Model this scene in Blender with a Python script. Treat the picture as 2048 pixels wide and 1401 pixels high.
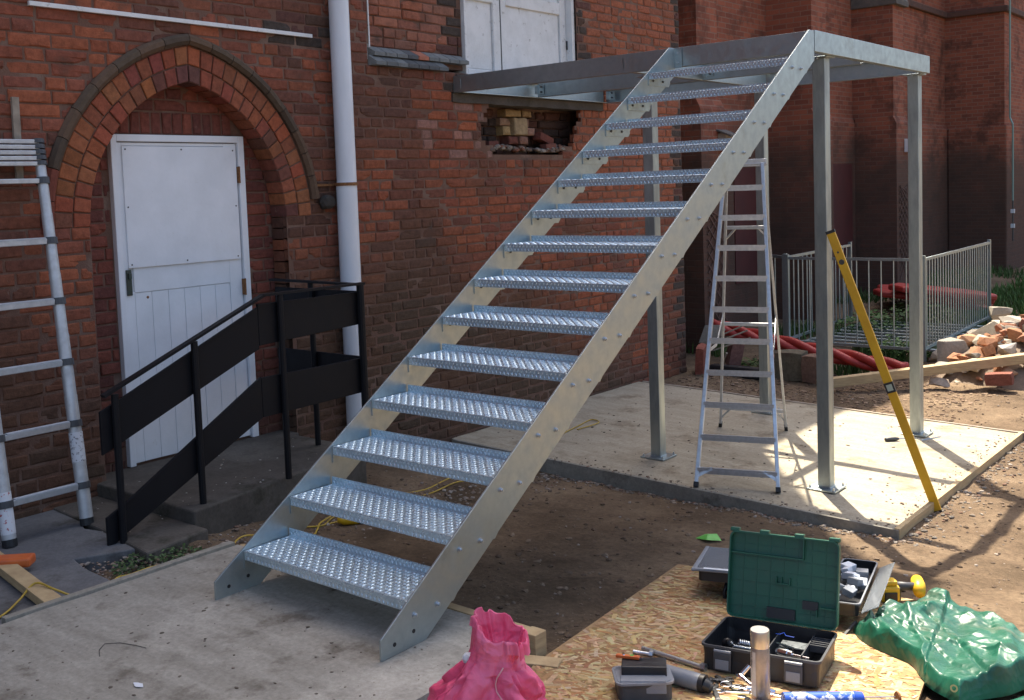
import bpy, bmesh, math, random
from mathutils import Vector, Matrix, noise
random.seed(7)
R = math.radians
sc = bpy.context.scene
col = sc.collection
for o in list(bpy.data.objects):
    bpy.data.objects.remove(o)

# ---------------------------------------------------------------- camera
cd = bpy.data.cameras.new('camera'); cam = bpy.data.objects.new('camera', cd); col.objects.link(cam)
cd.sensor_width = 36.0; cd.lens = 2098.1 / 2048 * 36
cd.shift_x = (1024 - 1037.5) / 2048; cd.shift_y = -(700.5 - 532.0) / 2048
cd.clip_start = 0.05; cd.clip_end = 400
_y, _p, _r = R(39.197), R(-4.2272), R(-1.9931)
_f = Vector((-math.sin(_y) * math.cos(_p), math.cos(_y) * math.cos(_p), math.sin(_p)))
_rt = Vector((math.cos(_y), math.sin(_y), 0)); _up = _rt.cross(_f)
_R = math.cos(_r) * _rt + math.sin(_r) * _up; _U = -math.sin(_r) * _rt + math.cos(_r) * _up
cam.matrix_world = Matrix(((_R.x, _U.x, -_f.x, 4.1246), (_R.y, _U.y, -_f.y, -2.9165), (_R.z, _U.z, -_f.z, 1.8577), (0, 0, 0, 1)))
sc.camera = cam

# ---------------------------------------------------------------- sky, sun, exposure
EL = R(62); SD = Vector((-.637 * math.cos(EL), .771 * math.cos(EL), math.sin(EL)))   # towards the sun
wd = bpy.data.worlds.new('World'); sc.world = wd; wd.use_nodes = True
nt = wd.node_tree; sky = nt.nodes.new('ShaderNodeTexSky'); sky.sky_type = 'NISHITA'
sky.sun_disc = False; sky.sun_elevation = EL; sky.sun_rotation = math.atan2(SD.x, SD.y)
sky.air_density = 1.0; sky.dust_density = 5.0; sky.ozone_density = 1.0
bg = nt.nodes['Background']; bg.inputs[1].default_value = 0.118
nt.links.new(sky.outputs[0], bg.inputs[0])
sl = bpy.data.lights.new('sun', 'SUN'); sl.energy = 5.0; sl.angle = R(0.53); sl.color = (1.0, .90, .74)
so = bpy.data.objects.new('sun', sl); col.objects.link(so)
so.rotation_euler = (-SD).to_track_quat('-Z', 'Y').to_euler()
vs = sc.view_settings; vs.view_transform = 'Standard'; vs.look = 'None'; vs.exposure = 1.35; vs.gamma = 1.0
vs.use_curve_mapping = False

# ---------------------------------------------------------------- helpers
def vn(x, y, z=0.0, s=1.0):
    return noise.noise(Vector((x * s, y * s, z * s)))

class MB:
    """collects shapes in world coordinates; build() links them as one mesh object"""
    def __init__(self, M=None):
        self.v = []; self.f = []; self.c = []; self.M = M; self.tone = None
    def add(self, vs, fs):
        n = len(self.v)
        for p in vs:
            p = Vector(p)
            self.v.append(self.M @ p if self.M else p)
        for q in fs:
            self.f.append(tuple(n + i for i in q)); self.c.append(self.tone)
        return self
    def box(self, x0, x1, y0, y1, z0, z1):
        return self.add([(x0, y0, z0), (x1, y0, z0), (x1, y1, z0), (x0, y1, z0), (x0, y0, z1), (x1, y0, z1), (x1, y1, z1), (x0, y1, z1)],
                        [(3, 2, 1, 0), (4, 5, 6, 7), (0, 1, 5, 4), (1, 2, 6, 5), (2, 3, 7, 6), (3, 0, 4, 7)])
    def cbox(self, x0, x1, y0, y1, z0, z1, c):
        """box with chamfered edges"""
        bm = bmesh.new(); bmesh.ops.create_cube(bm, size=1)
        for v in bm.verts:
            v.co = Vector(((x0 + x1) / 2 + v.co.x * (x1 - x0), (y0 + y1) / 2 + v.co.y * (y1 - y0), (z0 + z1) / 2 + v.co.z * (z1 - z0)))
        bmesh.ops.bevel(bm, geom=bm.edges[:], offset=c, segments=2, affect='EDGES', profile=.5)
        return self.bm(bm)
    def bm(self, bm):
        bm.verts.index_update()
        self.add([v.co.copy() for v in bm.verts], [[v.index for v in f.verts] for f in bm.faces]); bm.free(); return self
    def prism(self, poly, axis, a0, a1):
        """closed 2-D polygon extruded along an axis ('x': poly is (y,z), 'y': (x,z), 'z': (x,y))"""
        def P(p, a):
            return {'x': (a, p[0], p[1]), 'y': (p[0], a, p[1]), 'z': (p[0], p[1], a)}[axis]
        n = len(poly)
        vs = [P(p, a0) for p in poly] + [P(p, a1) for p in poly]
        fs = [tuple(range(n))[::-1], tuple(range(n, 2 * n))] + [(i, (i + 1) % n, n + (i + 1) % n, n + i) for i in range(n)]
        area = sum(poly[i][0] * poly[(i + 1) % n][1] - poly[(i + 1) % n][0] * poly[i][1] for i in range(n))
        if (area < 0) != (axis == 'y'): fs = [q[::-1] for q in fs]
        return self.add(vs, fs)
    def bar(self, p, q, w, h, up=(0, 0, 1), q2=None):
        p = Vector(p); q = Vector(q); d = (q - p).normalized(); up = Vector(up)
        s = d.cross(up)
        if s.length < 1e-5: s = d.cross(Vector((1, 0, 0)))
        s.normalize(); u = s.cross(d)
        vs = []
        for c in (p, q):
            for a, b in ((-1, -1), (1, -1), (1, 1), (-1, 1)):
                vs.append(c + s * a * w / 2 + u * b * h / 2)
        return self.add(vs, [(0, 1, 2, 3), (7, 6, 5, 4), (0, 4, 5, 1), (1, 5, 6, 2), (2, 6, 7, 3), (3, 7, 4, 0)])
    def tube(self, path, r, n=8, cap=True):
        path = [Vector(p) for p in path]; m = len(path); rr = r if isinstance(r, (list, tuple)) else [r] * m
        vs = []; ref = None
        for i, p in enumerate(path):
            d = (path[min(i + 1, m - 1)] - path[max(i - 1, 0)]).normalized()
            if ref is None:
                ref = d.cross(Vector((0, 0, 1)))
                if ref.length < 1e-3: ref = d.cross(Vector((1, 0, 0)))
            s = (ref - d * ref.dot(d)).normalized(); ref = s; u = d.cross(s)
            for k in range(n):
                a = 2 * math.pi * k / n
                vs.append(p + (s * math.cos(a) + u * math.sin(a)) * rr[i])
        fs = []
        for i in range(m - 1):
            for k in range(n):
                a = i * n + k; b = i * n + (k + 1) % n
                fs.append((a, b, b + n, a + n))
        if cap: fs += [tuple(range(n))[::-1], tuple(range((m - 1) * n, m * n))]
        return self.add(vs, fs)
    def lathe(self, prof, n=20, M=None):
        """prof: (radius, z) list from the bottom up"""
        vs = []; fs = []; m = len(prof)
        for r, z in prof:
            for k in range(n):
                a = 2 * math.pi * k / n; p = Vector((r * math.cos(a), r * math.sin(a), z))
                vs.append(M @ p if M else p)
        for i in range(m - 1):
            for k in range(n):
                a = i * n + k; b = i * n + (k + 1) % n
                fs.append((a, b, b + n, a + n))
        fs += [tuple(range(n))[::-1], tuple(range((m - 1) * n, m * n))]
        return self.add(vs, fs)
    def lump(self, c, sx, sy, sz, seed, rough=.25, sub=2, rot=0):
        bm = bmesh.new(); bmesh.ops.create_icosphere(bm, subdivisions=sub, radius=1)
        Mr = Matrix.Rotation(rot, 3, 'Z')
        for v in bm.verts:
            p = v.co.copy(); m = max(abs(p.x), abs(p.y), abs(p.z)); p = p.lerp(p / m * .85, .55)
            k = 1 + rough * noise.noise(p * 1.6 + Vector((seed * 7.3, seed * 3.1, 0))) + rough * .5 * noise.noise(p * 4 + Vector((seed, 9, 2)))
            p = Mr @ Vector((p.x * sx * k, p.y * sy * k, p.z * sz * k)); v.co = p + Vector(c)
        return self.bm(bm)
    def build(self, name, mat, parent=None, smooth=False, bevel=0, seg=2, autos=None):
        off = Vector((0, 0, 0)); q = parent
        while q is not None: off += q.location; q = q.parent
        me = bpy.data.meshes.new(name)
        me.from_pydata([p - off for p in self.v], [], self.f)
        if any(c is not None for c in self.c):
            at = me.color_attributes.new('tone', 'FLOAT_COLOR', 'CORNER'); k = 0
            buf = []
            for q, c in zip(self.f, self.c):
                c = c or (.5, .5, .5); buf += [c[0], c[1], c[2], 1.0] * len(q)
            at.data.foreach_set('color', buf)
        if smooth:
            me.polygons.foreach_set('use_smooth', [True] * len(me.polygons))
        me.materials.append(mat); me.update()
        o = bpy.data.objects.new(name, me); col.objects.link(o)
        if parent: o.parent = parent
        if bevel:
            m = o.modifiers.new('bevel', 'BEVEL'); m.width = bevel; m.segments = seg; m.limit_method = 'ANGLE'; m.angle_limit = R(40)
            m.harden_normals = False
        if autos:
            m = o.modifiers.new('es', 'EDGE_SPLIT'); m.split_angle = R(autos)
        return o

def tag(o, label=None, cat=None, group=None, kind=None):
    if label: o['label'] = label
    if cat: o['category'] = cat
    if group: o['group'] = group
    if kind: o['kind'] = kind
    return o
def thing(name, label, cat, loc=(0, 0, 0), group=None):
    o = bpy.data.objects.new(name, None); col.objects.link(o); o.location = loc; o.empty_display_size = .1
    return tag(o, label, cat, group)
def struct(o): return tag(o, kind='structure')
def copy_part(src, parent, dloc=(0, 0, 0)):
    c = src.copy(); col.objects.link(c); c.parent = parent; c.location = src.location + Vector(dloc); return c

# ---------------------------------------------------------------- materials
def nodes(name):
    m = bpy.data.materials.new(name); m.use_nodes = True; n = m.node_tree
    return m, n, n.nodes['Principled BSDF'], n.links
def N(n, t, **kw):
    x = n.nodes.new(t)
    for k, v in kw.items():
        if k.startswith('_'): setattr(x, k[1:], v)
        else: x.inputs[k].default_value = v
    return x
def pos(n): return n.nodes.new('ShaderNodeNewGeometry').outputs['Position']
def ramp(n, stops):
    r = n.nodes.new('ShaderNodeValToRGB'); e = r.color_ramp.elements
    while len(e) < len(stops): e.new(.5)
    for x, (p, c) in zip(e, stops): x.position = p; x.color = (*c, 1) if len(c) == 3 else c
    return r
def mixc(n, L, fac, a, b, mode='MIX'):
    m = n.nodes.new('ShaderNodeMix'); m.data_type = 'RGBA'; m.blend_type = mode; m.clamp_factor = True
    for sock, v in ((m.inputs[0], fac), (m.inputs[6], a), (m.inputs[7], b)):
        if hasattr(v, 'links'): L.new(v, sock)
        elif isinstance(v, (int, float)): sock.default_value = v
        else: sock.default_value = (*v, 1)
    return m.outputs[2]
def pm(name, colr, rough=.6, metal=0.0, c2=None, scale=8.0, lo=.35, hi=.7, bump=0.0, bscale=60.0, rvar=0.0, stretch=None, spec=None, coat=0, trans=0, grime=None, detail=5):
    """principled material: two colours mixed by noise, noise bump, roughness variation, optional fine grime"""
    m, n, b, L = nodes(name); P = pos(n)
    if stretch:
        mp = N(n, 'ShaderNodeMapping'); mp.inputs['Scale'].default_value = stretch; L.new(P, mp.inputs['Vector']); P = mp.outputs[0]
    nz = N(n, 'ShaderNodeTexNoise', Scale=scale, Detail=detail, Roughness=.62); L.new(P, nz.inputs['Vector'])
    c = None
    if c2:
        rp = ramp(n, [(lo, (0, 0, 0)), (hi, (1, 1, 1))]); L.new(nz.outputs[0], rp.inputs[0])
        c = mixc(n, L, rp.outputs[0], colr, c2)
    if grime:
        ng = N(n, 'ShaderNodeTexNoise', Scale=grime[1], Detail=8.0, Roughness=.7); L.new(P, ng.inputs['Vector'])
        rg = ramp(n, [(grime[2], (0, 0, 0)), (grime[2] + .12, (1, 1, 1))]); L.new(ng.outputs[0], rg.inputs[0])
        c = mixc(n, L, rg.outputs[0], c if c is not None else colr, grime[0])
    if c is not None: L.new(c, b.inputs['Base Color'])
    else: b.inputs['Base Color'].default_value = (*colr, 1)
    b.inputs['Metallic'].default_value = metal; b.inputs['Roughness'].default_value = rough
    if spec is not None: b.inputs['Specular IOR Level'].default_value = spec
    if coat: b.inputs['Coat Weight'].default_value = coat; b.inputs['Coat Roughness'].default_value = .15
    if trans: b.inputs['Transmission Weight'].default_value = trans
    if rvar:
        mr = N(n, 'ShaderNodeMapRange'); mr.inputs[3].default_value = max(.05, rough - rvar); mr.inputs[4].default_value = min(1, rough + rvar)
        mr.inputs[1].default_value = .3; mr.inputs[2].default_value = .7
        L.new(nz.outputs[0], mr.inputs[0]); L.new(mr.outputs[0], b.inputs['Roughness'])
    if bump:
        nb = N(n, 'ShaderNodeTexNoise', Scale=bscale, Detail=4.0); L.new(P, nb.inputs['Vector'])
        bp = N(n, 'ShaderNodeBump', Strength=bump, Distance=.01); L.new(nb.outputs[0], bp.inputs['Height']); L.new(bp.outputs[0], b.inputs['Normal'])
    return m
def tone_mat(name, rough=.85, grain=(.75, 1.2), gscale=45, bump=.35, bscale=120, dirt=None, spec=.25):
    """colour from the pieces' own 'tone', broken up by grain"""
    m, n, b, L = nodes(name); P = pos(n)
    a = n.nodes.new('ShaderNodeVertexColor'); a.layer_name = 'tone'
    nz = N(n, 'ShaderNodeTexNoise', Scale=gscale, Detail=6.0, Roughness=.7); L.new(P, nz.inputs['Vector'])
    mr = N(n, 'ShaderNodeMapRange'); mr.inputs[1].default_value = .25; mr.inputs[2].default_value = .75; mr.inputs[3].default_value = grain[0]; mr.inputs[4].default_value = grain[1]
    L.new(nz.outputs[0], mr.inputs[0])
    c = mixc(n, L, 1.0, a.outputs[0], mr.outputs[0], 'MULTIPLY')
    if dirt:
        for dc, ds, dl in dirt:
            nd = N(n, 'ShaderNodeTexNoise', Scale=ds, Detail=7.0, Roughness=.68); L.new(P, nd.inputs['Vector'])
            rd = ramp(n, [(dl, (0, 0, 0)), (dl + .13, (1, 1, 1))]); L.new(nd.outputs[0], rd.inputs[0])
            c = mixc(n, L, rd.outputs[0], c, dc)
    L.new(c, b.inputs['Base Color']); b.inputs['Roughness'].default_value = rough; b.inputs['Specular IOR Level'].default_value = spec
    nb = N(n, 'ShaderNodeTexNoise', Scale=bscale, Detail=5.0, Roughness=.7); L.new(P, nb.inputs['Vector'])
    bp = N(n, 'ShaderNodeBump', Strength=bump, Distance=.006); L.new(nb.outputs[0], bp.inputs['Height']); L.new(bp.outputs[0], b.inputs['Normal'])
    return m
MT = {}
MT['brick'] = tone_mat('brick', grain=(.6, 1.35), gscale=24, bump=.9, bscale=60, dirt=[((.09, .052, .038), 3.0, .60), ((.34, .24, .19), 13.0, .67), ((.11, .052, .038), 9.0, .65)])
MT['mortar'] = pm('mortar', (.15, .082, .058), .95, c2=(.22, .155, .12), scale=4, lo=.5, hi=.75, bump=.5, bscale=90, grime=((.07, .05, .04), 3.0, .6))
MT['tone'] = tone_mat('toned_masonry', gscale=30, bump=.5, bscale=70)
MT['galv'] = pm('galvanised_steel', (.44, .51, .53), .40, .88, c2=(.37, .43, .45), scale=16, lo=.3, hi=.7, rvar=.10, bump=.04, bscale=220, grime=((.32, .35, .335), 2.2, .60))
MT['galv_tread'] = pm('galvanised_tread_plate', (.62, .745, .82), .28, .64, c2=(.50, .62, .69), scale=14, rvar=.10)
MT['galv_post'] = pm('galvanised_post_steel', (.45, .50, .495), .46, .88, c2=(.33, .365, .365), scale=9, lo=.4, hi=.6, rvar=.12, stretch=(1, 1, .25))
MT['alu'] = pm('aluminium', (.62, .66, .72), .38, .85, c2=(.5, .53, .58), scale=30, rvar=.08)
MT['alu_old'] = pm('spattered_aluminium', (.56, .58, .60), .5, .55, c2=(.45, .46, .47), scale=18, rvar=.1, grime=((.05, .05, .05), 26.0, .66))
MT['wood'] = pm('planed_timber', (.50, .37, .20), .75, c2=(.36, .25, .13), scale=9, stretch=(1, 1, 6), bump=.15, bscale=60)
MT['wood_dull'] = pm('weathered_timber', (.34, .29, .23), .85, c2=(.22, .18, .14), scale=9, bump=.2, bscale=60)
MT['black'] = pm('black_paint', (.0055, .006, .009), .55, c2=(.009, .009, .011), scale=20, rvar=.1, spec=.22, grime=((.03, .02, .015), 30.0, .70))
MT['white'] = pm('white_door_paint', (.80, .83, .87), .55, c2=(.72, .75, .78), scale=4, rvar=.08, grime=((.45, .41, .35), 9.0, .66), bump=.12, bscale=25)
MT['white_old'] = pm('peeling_white_paint', (.74, .76, .77), .6, c2=(.62, .64, .64), scale=6, grime=((.24, .22, .2), 14.0, .60), bump=.2)
MT['pvc'] = pm('white_pipe', (.72, .76, .82), .4, c2=(.62, .66, .70), scale=5, stretch=(1, 1, .3), rvar=.1, grime=((.3, .31, .3), 14.0, .70))
MT['dark'] = pm('black_plastic', (.012, .013, .016), .45, c2=(.02, .021, .024), scale=20, rvar=.1)
MT['dgrey'] = pm('dark_grey_plastic', (.06, .064, .072), .5, c2=(.045, .048, .054), scale=20)
MT['grey'] = pm('grey_plastic', (.24, .26, .29), .45, c2=(.2, .215, .24), scale=15, rvar=.08)
MT['green_pl'] = pm('green_case_plastic', (.010, .085, .052), .42, c2=(.013, .105, .066), scale=10, rvar=.08)
MT['chrome'] = pm('chrome', (.78, .78, .8), .14, 1.0, c2=(.7, .7, .72), scale=30)
MT['zinc'] = pm('zinc_plated_steel', (.55, .60, .64), .32, .9, c2=(.45, .49, .52), scale=40, rvar=.08)
MT['iron'] = pm('dark_steel', (.10, .105, .11), .45, .8, c2=(.06, .06, .062), scale=30, rvar=.1)
MT['yellow'] = pm('yellow_paint', (.62, .36, .015), .45, c2=(.52, .28, .01), scale=7, rvar=.08, grime=((.2, .14, .05), 30.0, .70))
MT['yellow_pl'] = pm('yellow_plastic', (.75, .45, .02), .4, c2=(.65, .38, .015), scale=15)
MT['cord'] = pm('yellow_cable', (.50, .33, .03), .5, c2=(.36, .24, .04), scale=10)
MT['red_pl'] = pm('red_plastic', (.42, .034, .024), .5, c2=(.33, .026, .02), scale=6, rvar=.1, grime=((.2, .05, .04), 20.0, .68))
MT['orange'] = pm('orange_plastic', (.62, .14, .03), .45, c2=(.5, .1, .025), scale=12)
MT['red_board'] = pm('maroon_board', (.085, .018, .017), .7, c2=(.06, .014, .014), scale=3)
MT['blue_pl'] = pm('blue_plastic', (.015, .06, .42), .4, c2=(.02, .08, .5), scale=12)
MT['clear'] = pm('smoky_clear_plastic', (.45, .5, .55), .25, c2=(.4, .44, .5), scale=8, trans=.75)
MT['rust'] = pm('rusty_steel', (.16, .07, .03), .8, .2, c2=(.3, .14, .05), scale=50)
MT['lock'] = pm('tarnished_lock', (.05, .09, .085), .5, .5, c2=(.09, .07, .05), scale=60)
MT['label'] = pm('paper_label', (.55, .57, .6), .6, c2=(.42, .44, .48), scale=30)
MT['leafm'] = tone_mat('leaf_green', rough=.6, grain=(.6, 1.4), gscale=12, bump=.1)
MT['lime'] = pm('bright_green_wrapper', (.16, .55, .10), .5, c2=(.1, .42, .06), scale=14)
MT['lead'] = pm('sooty_stone', (.085, .08, .075), .9, c2=(.14, .125, .11), scale=6, bump=.5, bscale=50)
MT['slate'] = pm('roof_slate', (.07, .075, .085), .7, c2=(.05, .052, .06), scale=3)
def concrete(name, a, b2, dk, light, streak=(1.2, 7, 1), rough=.9):
    m, n, b, L = nodes(name); P = pos(n)
    mp = N(n, 'ShaderNodeMapping'); mp.inputs['Scale'].default_value = streak; L.new(P, mp.inputs['Vector'])
    n1 = N(n, 'ShaderNodeTexNoise', Scale=1.5, Detail=8.0, Roughness=.6); L.new(mp.outputs[0], n1.inputs['Vector'])
    r1 = ramp(n, [(.33, a), (.68, b2)]); L.new(n1.outputs[0], r1.inputs[0])
    n2 = N(n, 'ShaderNodeTexNoise', Scale=3.2, Detail=9.0, Roughness=.68); L.new(P, n2.inputs['Vector'])
    r2 = ramp(n, [(.54, (0, 0, 0)), (.66, (1, 1, 1))]); L.new(n2.outputs[0], r2.inputs[0])
    c = mixc(n, L, r2.outputs[0], r1.outputs[0], dk)
    n3 = N(n, 'ShaderNodeTexNoise', Scale=1.1, Detail=6.0, Roughness=.6); L.new(P, n3.inputs['Vector'])
    r3 = ramp(n, [(.56, (0, 0, 0)), (.72, (.8, .8, .8))]); L.new(n3.outputs[0], r3.inputs[0])
    c = mixc(n, L, r3.outputs[0], c, light)
    n4 = N(n, 'ShaderNodeTexNoise', Scale=42.0, Detail=6.0, Roughness=.75); L.new(P, n4.inputs['Vector'])
    r4 = ramp(n, [(.3, (.72, .72, .72)), (.7, (1.12, 1.12, 1.12))]); L.new(n4.outputs[0], r4.inputs[0])
    c = mixc(n, L, 1.0, c, r4.outputs[0], 'MULTIPLY')
    L.new(c, b.inputs['Base Color']); b.inputs['Roughness'].default_value = rough; b.inputs['Specular IOR Level'].default_value = .2
    bp = N(n, 'ShaderNodeBump', Strength=.35, Distance=.006); L.new(n1.outputs[0], bp.inputs['Height'])
    bp2 = N(n, 'ShaderNodeBump', Strength=.25, Distance=.004); L.new(n4.outputs[0], bp2.inputs['Height']); L.new(bp.outputs[0], bp2.inputs['Normal'])
    L.new(bp2.outputs[0], b.inputs['Normal']); return m
MT['conc'] = concrete('new_concrete', (.265, .248, .21), (.37, .348, .30), (.17, .15, .122), (.50, .472, .41))
MT['conc2'] = concrete('pale_concrete', (.34, .295, .22), (.44, .39, .30), (.25, .205, .145), (.50, .45, .36))
MT['conc_old'] = concrete('old_mossy_concrete', (.075, .066, .056), (.12, .105, .09), (.05, .046, .034), (.16, .145, .125), streak=(2, 2, 2))
MT['paving'] = concrete('worn_paving', (.13, .13, .135), (.18, .18, .18), (.09, .086, .08), (.21, .21, .21), streak=(2, 2, 2))
MT['kerb'] = concrete('concrete_edge', (.24, .225, .19), (.33, .31, .26), (.15, .135, .11), (.4, .375, .32), streak=(2, 2, 2))
def soilmat():
    m, n, b, L = nodes('soil'); P = pos(n)
    n1 = N(n, 'ShaderNodeTexNoise', Scale=1.1, Detail=9.0, Roughness=.62); L.new(P, n1.inputs['Vector'])
    r1 = ramp(n, [(.34, (.095, .07, .048)), (.5, (.165, .12, .083)), (.68, (.25, .188, .13))]); L.new(n1.outputs[0], r1.inputs[0])
    n2 = N(n, 'ShaderNodeTexNoise', Scale=28.0, Detail=8.0, Roughness=.8); L.new(P, n2.inputs['Vector'])
    r2 = ramp(n, [(.3, (.55, .55, .55)), (.7, (1.35, 1.3, 1.22))]); L.new(n2.outputs[0], r2.inputs[0])
    c = mixc(n, L, 1.0, r1.outputs[0], r2.outputs[0], 'MULTIPLY')
    n3 = N(n, 'ShaderNodeTexVoronoi', Scale=34.0); n3.inputs['Randomness'].default_value = 1; L.new(P, n3.inputs['Vector'])
    r3 = ramp(n, [(.07, (1, 1, 1)), (.11, (0, 0, 0))]); L.new(n3.outputs[0], r3.inputs[0])
    n5 = N(n, 'ShaderNodeTexNoise', Scale=7.0, Detail=3.0); L.new(P, n5.inputs['Vector'])
    r5 = ramp(n, [(.5, (0, 0, 0)), (.62, (1, 1, 1))]); L.new(n5.outputs[0], r5.inputs[0])
    f = mixc(n, L, 1.0, r3.outputs[0], r5.outputs[0], 'MULTIPLY')
    c = mixc(n, L, f, c, (.36, .31, .25))
    L.new(c, b.inputs['Base Color']); b.inputs['Roughness'].default_value = .97; b.inputs['Specular IOR Level'].default_value = .1
    bp = N(n, 'ShaderNodeBump', Strength=.9, Distance=.02); L.new(n2.outputs[0], bp.inputs['Height']); L.new(bp.outputs[0], b.inputs['Normal'])
    return m
MT['soil'] = soilmat()
def farbrick():
    """brickwork too far off to tell the bricks apart"""
    m, n, b, L = nodes('far_brickwork'); g = n.nodes.new('ShaderNodeNewGeometry')
    sp = n.nodes.new('ShaderNodeSeparateXYZ'); L.new(g.outputs['Position'], sp.inputs[0])
    sn = n.nodes.new('ShaderNodeSeparateXYZ'); L.new(g.outputs['True Normal'], sn.inputs[0])
    ab = N(n, 'ShaderNodeMath', _operation='ABSOLUTE'); L.new(sn.outputs[0], ab.inputs[0])
    gt = N(n, 'ShaderNodeMath', _operation='GREATER_THAN'); L.new(ab.outputs[0], gt.inputs[0]); gt.inputs[1].default_value = .5
    mx = n.nodes.new('ShaderNodeMix'); mx.data_type = 'FLOAT'; L.new(gt.outputs[0], mx.inputs[0]); L.new(sp.outputs[0], mx.inputs[2]); L.new(sp.outputs[1], mx.inputs[3])
    cb = n.nodes.new('ShaderNodeCombineXYZ'); L.new(mx.outputs[0], cb.inputs[0]); L.new(sp.outputs[2], cb.inputs[1])
    bt = N(n, 'ShaderNodeTexBrick', Scale=1.0); bt.inputs['Brick Width'].default_value = .24; bt.inputs['Row Height'].default_value = .082
    bt.inputs['Mortar Size'].default_value = .009; bt.inputs['Mortar Smooth'].default_value = .4; bt.inputs['Bias'].default_value = -.1
    bt.inputs['Color1'].default_value = (.31, .108, .066, 1); bt.inputs['Color2'].default_value = (.19, .07, .049, 1); bt.inputs['Mortar'].default_value = (.26, .155, .115, 1)
    L.new(cb.outputs[0], bt.inputs['Vector'])
    n1 = N(n, 'ShaderNodeTexNoise', Scale=1.3, Detail=7.0, Roughness=.7); L.new(g.outputs['Position'], n1.inputs['Vector'])
    r1 = ramp(n, [(.52, (0, 0, 0)), (.64, (1, 1, 1))]); L.new(n1.outputs[0], r1.inputs[0])
    c = mixc(n, L, r1.outputs[0], bt.outputs[0], (.12, .055, .04))
    # brick colour darkens towards the ground, with a ragged upper edge
    n2 = N(n, 'ShaderNodeTexNoise', Scale=1.0, Detail=6.0); L.new(g.outputs['Position'], n2.inputs['Vector'])
    ad = N(n, 'ShaderNodeMath', _operation='MULTIPLY_ADD'); L.new(n2.outputs[0], ad.inputs[0]); ad.inputs[1].default_value = -3.2; L.new(sp.outputs[2], ad.inputs[2])
    mr = N(n, 'ShaderNodeMapRange'); mr.inputs[1].default_value = 1.4; mr.inputs[2].default_value = .2; mr.inputs[3].default_value = 0; mr.inputs[4].default_value = .82; L.new(ad.outputs[0], mr.inputs[0])
    c = mixc(n, L, mr.outputs[0], c, (.075, .055, .045))
    L.new(c, b.inputs['Base Color']); b.inputs['Roughness'].default_value = .92; b.inputs['Specular IOR Level'].default_value = .15
    bp = N(n, 'ShaderNodeBump', Strength=.5, Distance=.01); L.new(bt.outputs['Fac'], bp.inputs['Height']); bp.invert = True; L.new(bp.outputs[0], b.inputs['Normal'])
    return m
MT['farbrick'] = farbrick()
# ================================================================ SETTING
def slab2z(x): return -.465 + .027 * (1.041 - x)
def soilz(x, y):
    if y < .4: z = -.10
    elif y < 3.9: z = -.10 - .44 * (y - .4) / 3.5
    else: z = -.54
    if x < -1.0 and y > 2: z += .1 * min(1, (-1.0 - x) / 1.3) * min(1, (y - 2) / 1.5)
    if y > 14: z += .05
    return z
def soil(x, y):
    z = soilz(x, y) + .028 * vn(x, y, 0, 1.1) + .02 * vn(x, y, 3, 3.7) + .011 * vn(x, y, 7, 9)
    if -.56 < x < 1.43 and y < .36: z = -.30
    if -2.4 < x < 1.66 and 3.95 < y < 6.99: z = -.66
    if -2.35 < x < -.66 and y < .35: z = min(z, -.15)
    if x < -2.4 and y < 8.2: z = -.7
    return z
def fr(a, b, s):
    n = int(round((b - a) / s)); return [a + (b - a) * i / n for i in range(n + 1)]
xs = [-120, -70, -40, -25, -15, -9, -6, -4.5, -3.6, -3.0] + fr(-2.65, 4.2, .055) + [4.5, 5, 6, 8, 12, 20, 40, 80, 140]
ys = [-60, -30, -15, -8, -5, -3.5, -2.5] + fr(-1.6, 11.5, .055) + [11.8, 12.2, 12.8, 13.5, 14.5, 16, 18, 20, 23, 30, 45, 80, 140]
g = MB(); nx = len(xs)
g.add([(x, y, soil(x, y)) for y in ys for x in xs], [(j * nx + i, j * nx + i + 1, (j + 1) * nx + i + 1, (j + 1) * nx + i) for j in range(len(ys) - 1) for i in range(nx - 1)])
struct(g.build('ground', MT['soil'], smooth=True))

def rough_slab(name, mat, x0, x1, y0, y1, zf, thick, step=.12, jit=.006):
    m = MB(); X = fr(x0, x1, step); Y = fr(y0, y1, step); k = len(X)
    def z(x, y): return zf(x) + .004 * vn(x, y, 1, 2.2) + .002 * vn(x, y, 5, 7)
    vs = [(x + (jit * vn(y, 3, 1, 9) if x in (x0, x1) else 0), y + (jit * vn(x, 8, 1, 9) if y in (y0, y1) else 0), z(x, y)) for y in Y for x in X]
    fs = [(j * k + i, j * k + i + 1, (j + 1) * k + i + 1, (j + 1) * k + i) for j in range(len(Y) - 1) for i in range(k - 1)]
    m.add(vs, fs)
    ring = [(i, 0) for i in range(k)] + [(k - 1, j) for j in range(1, len(Y))] + [(i, len(Y) - 1) for i in range(k - 2, -1, -1)] + [(0, j) for j in range(len(Y) - 2, 0, -1)]
    top = [vs[j * k + i] for i, j in ring]; n = len(ring)
    m.add(top + [(p[0], p[1], p[2] - thick) for p in top], [(i, n + i, n + (i + 1) % n, (i + 1) % n) for i in range(n)])
    return struct(m.build(name, mat))
rough_slab('stair_foot_slab', MT['conc'], -.58, 1.44, -3.6, .375, lambda x: 0.0, .2)
rough_slab('platform_slab', MT['conc2'], -2.29, 1.705, 3.905, 7.03, slab2z, .22)
# worn paving by the wall, with a broken notch
m = MB(); pv = [(-2.29, -4), (-.655, -4), (-.655, -.27), (-.86, -.22), (-1.1, -.21), (-1.29, -.17), (-1.15, .12), (-1.42, .22), (-1.75, .14), (-2.29, .35)]
m.prism(pv, 'z', -.2, -.058); struct(m.build('paving', MT['paving'], bevel=.008))
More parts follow.
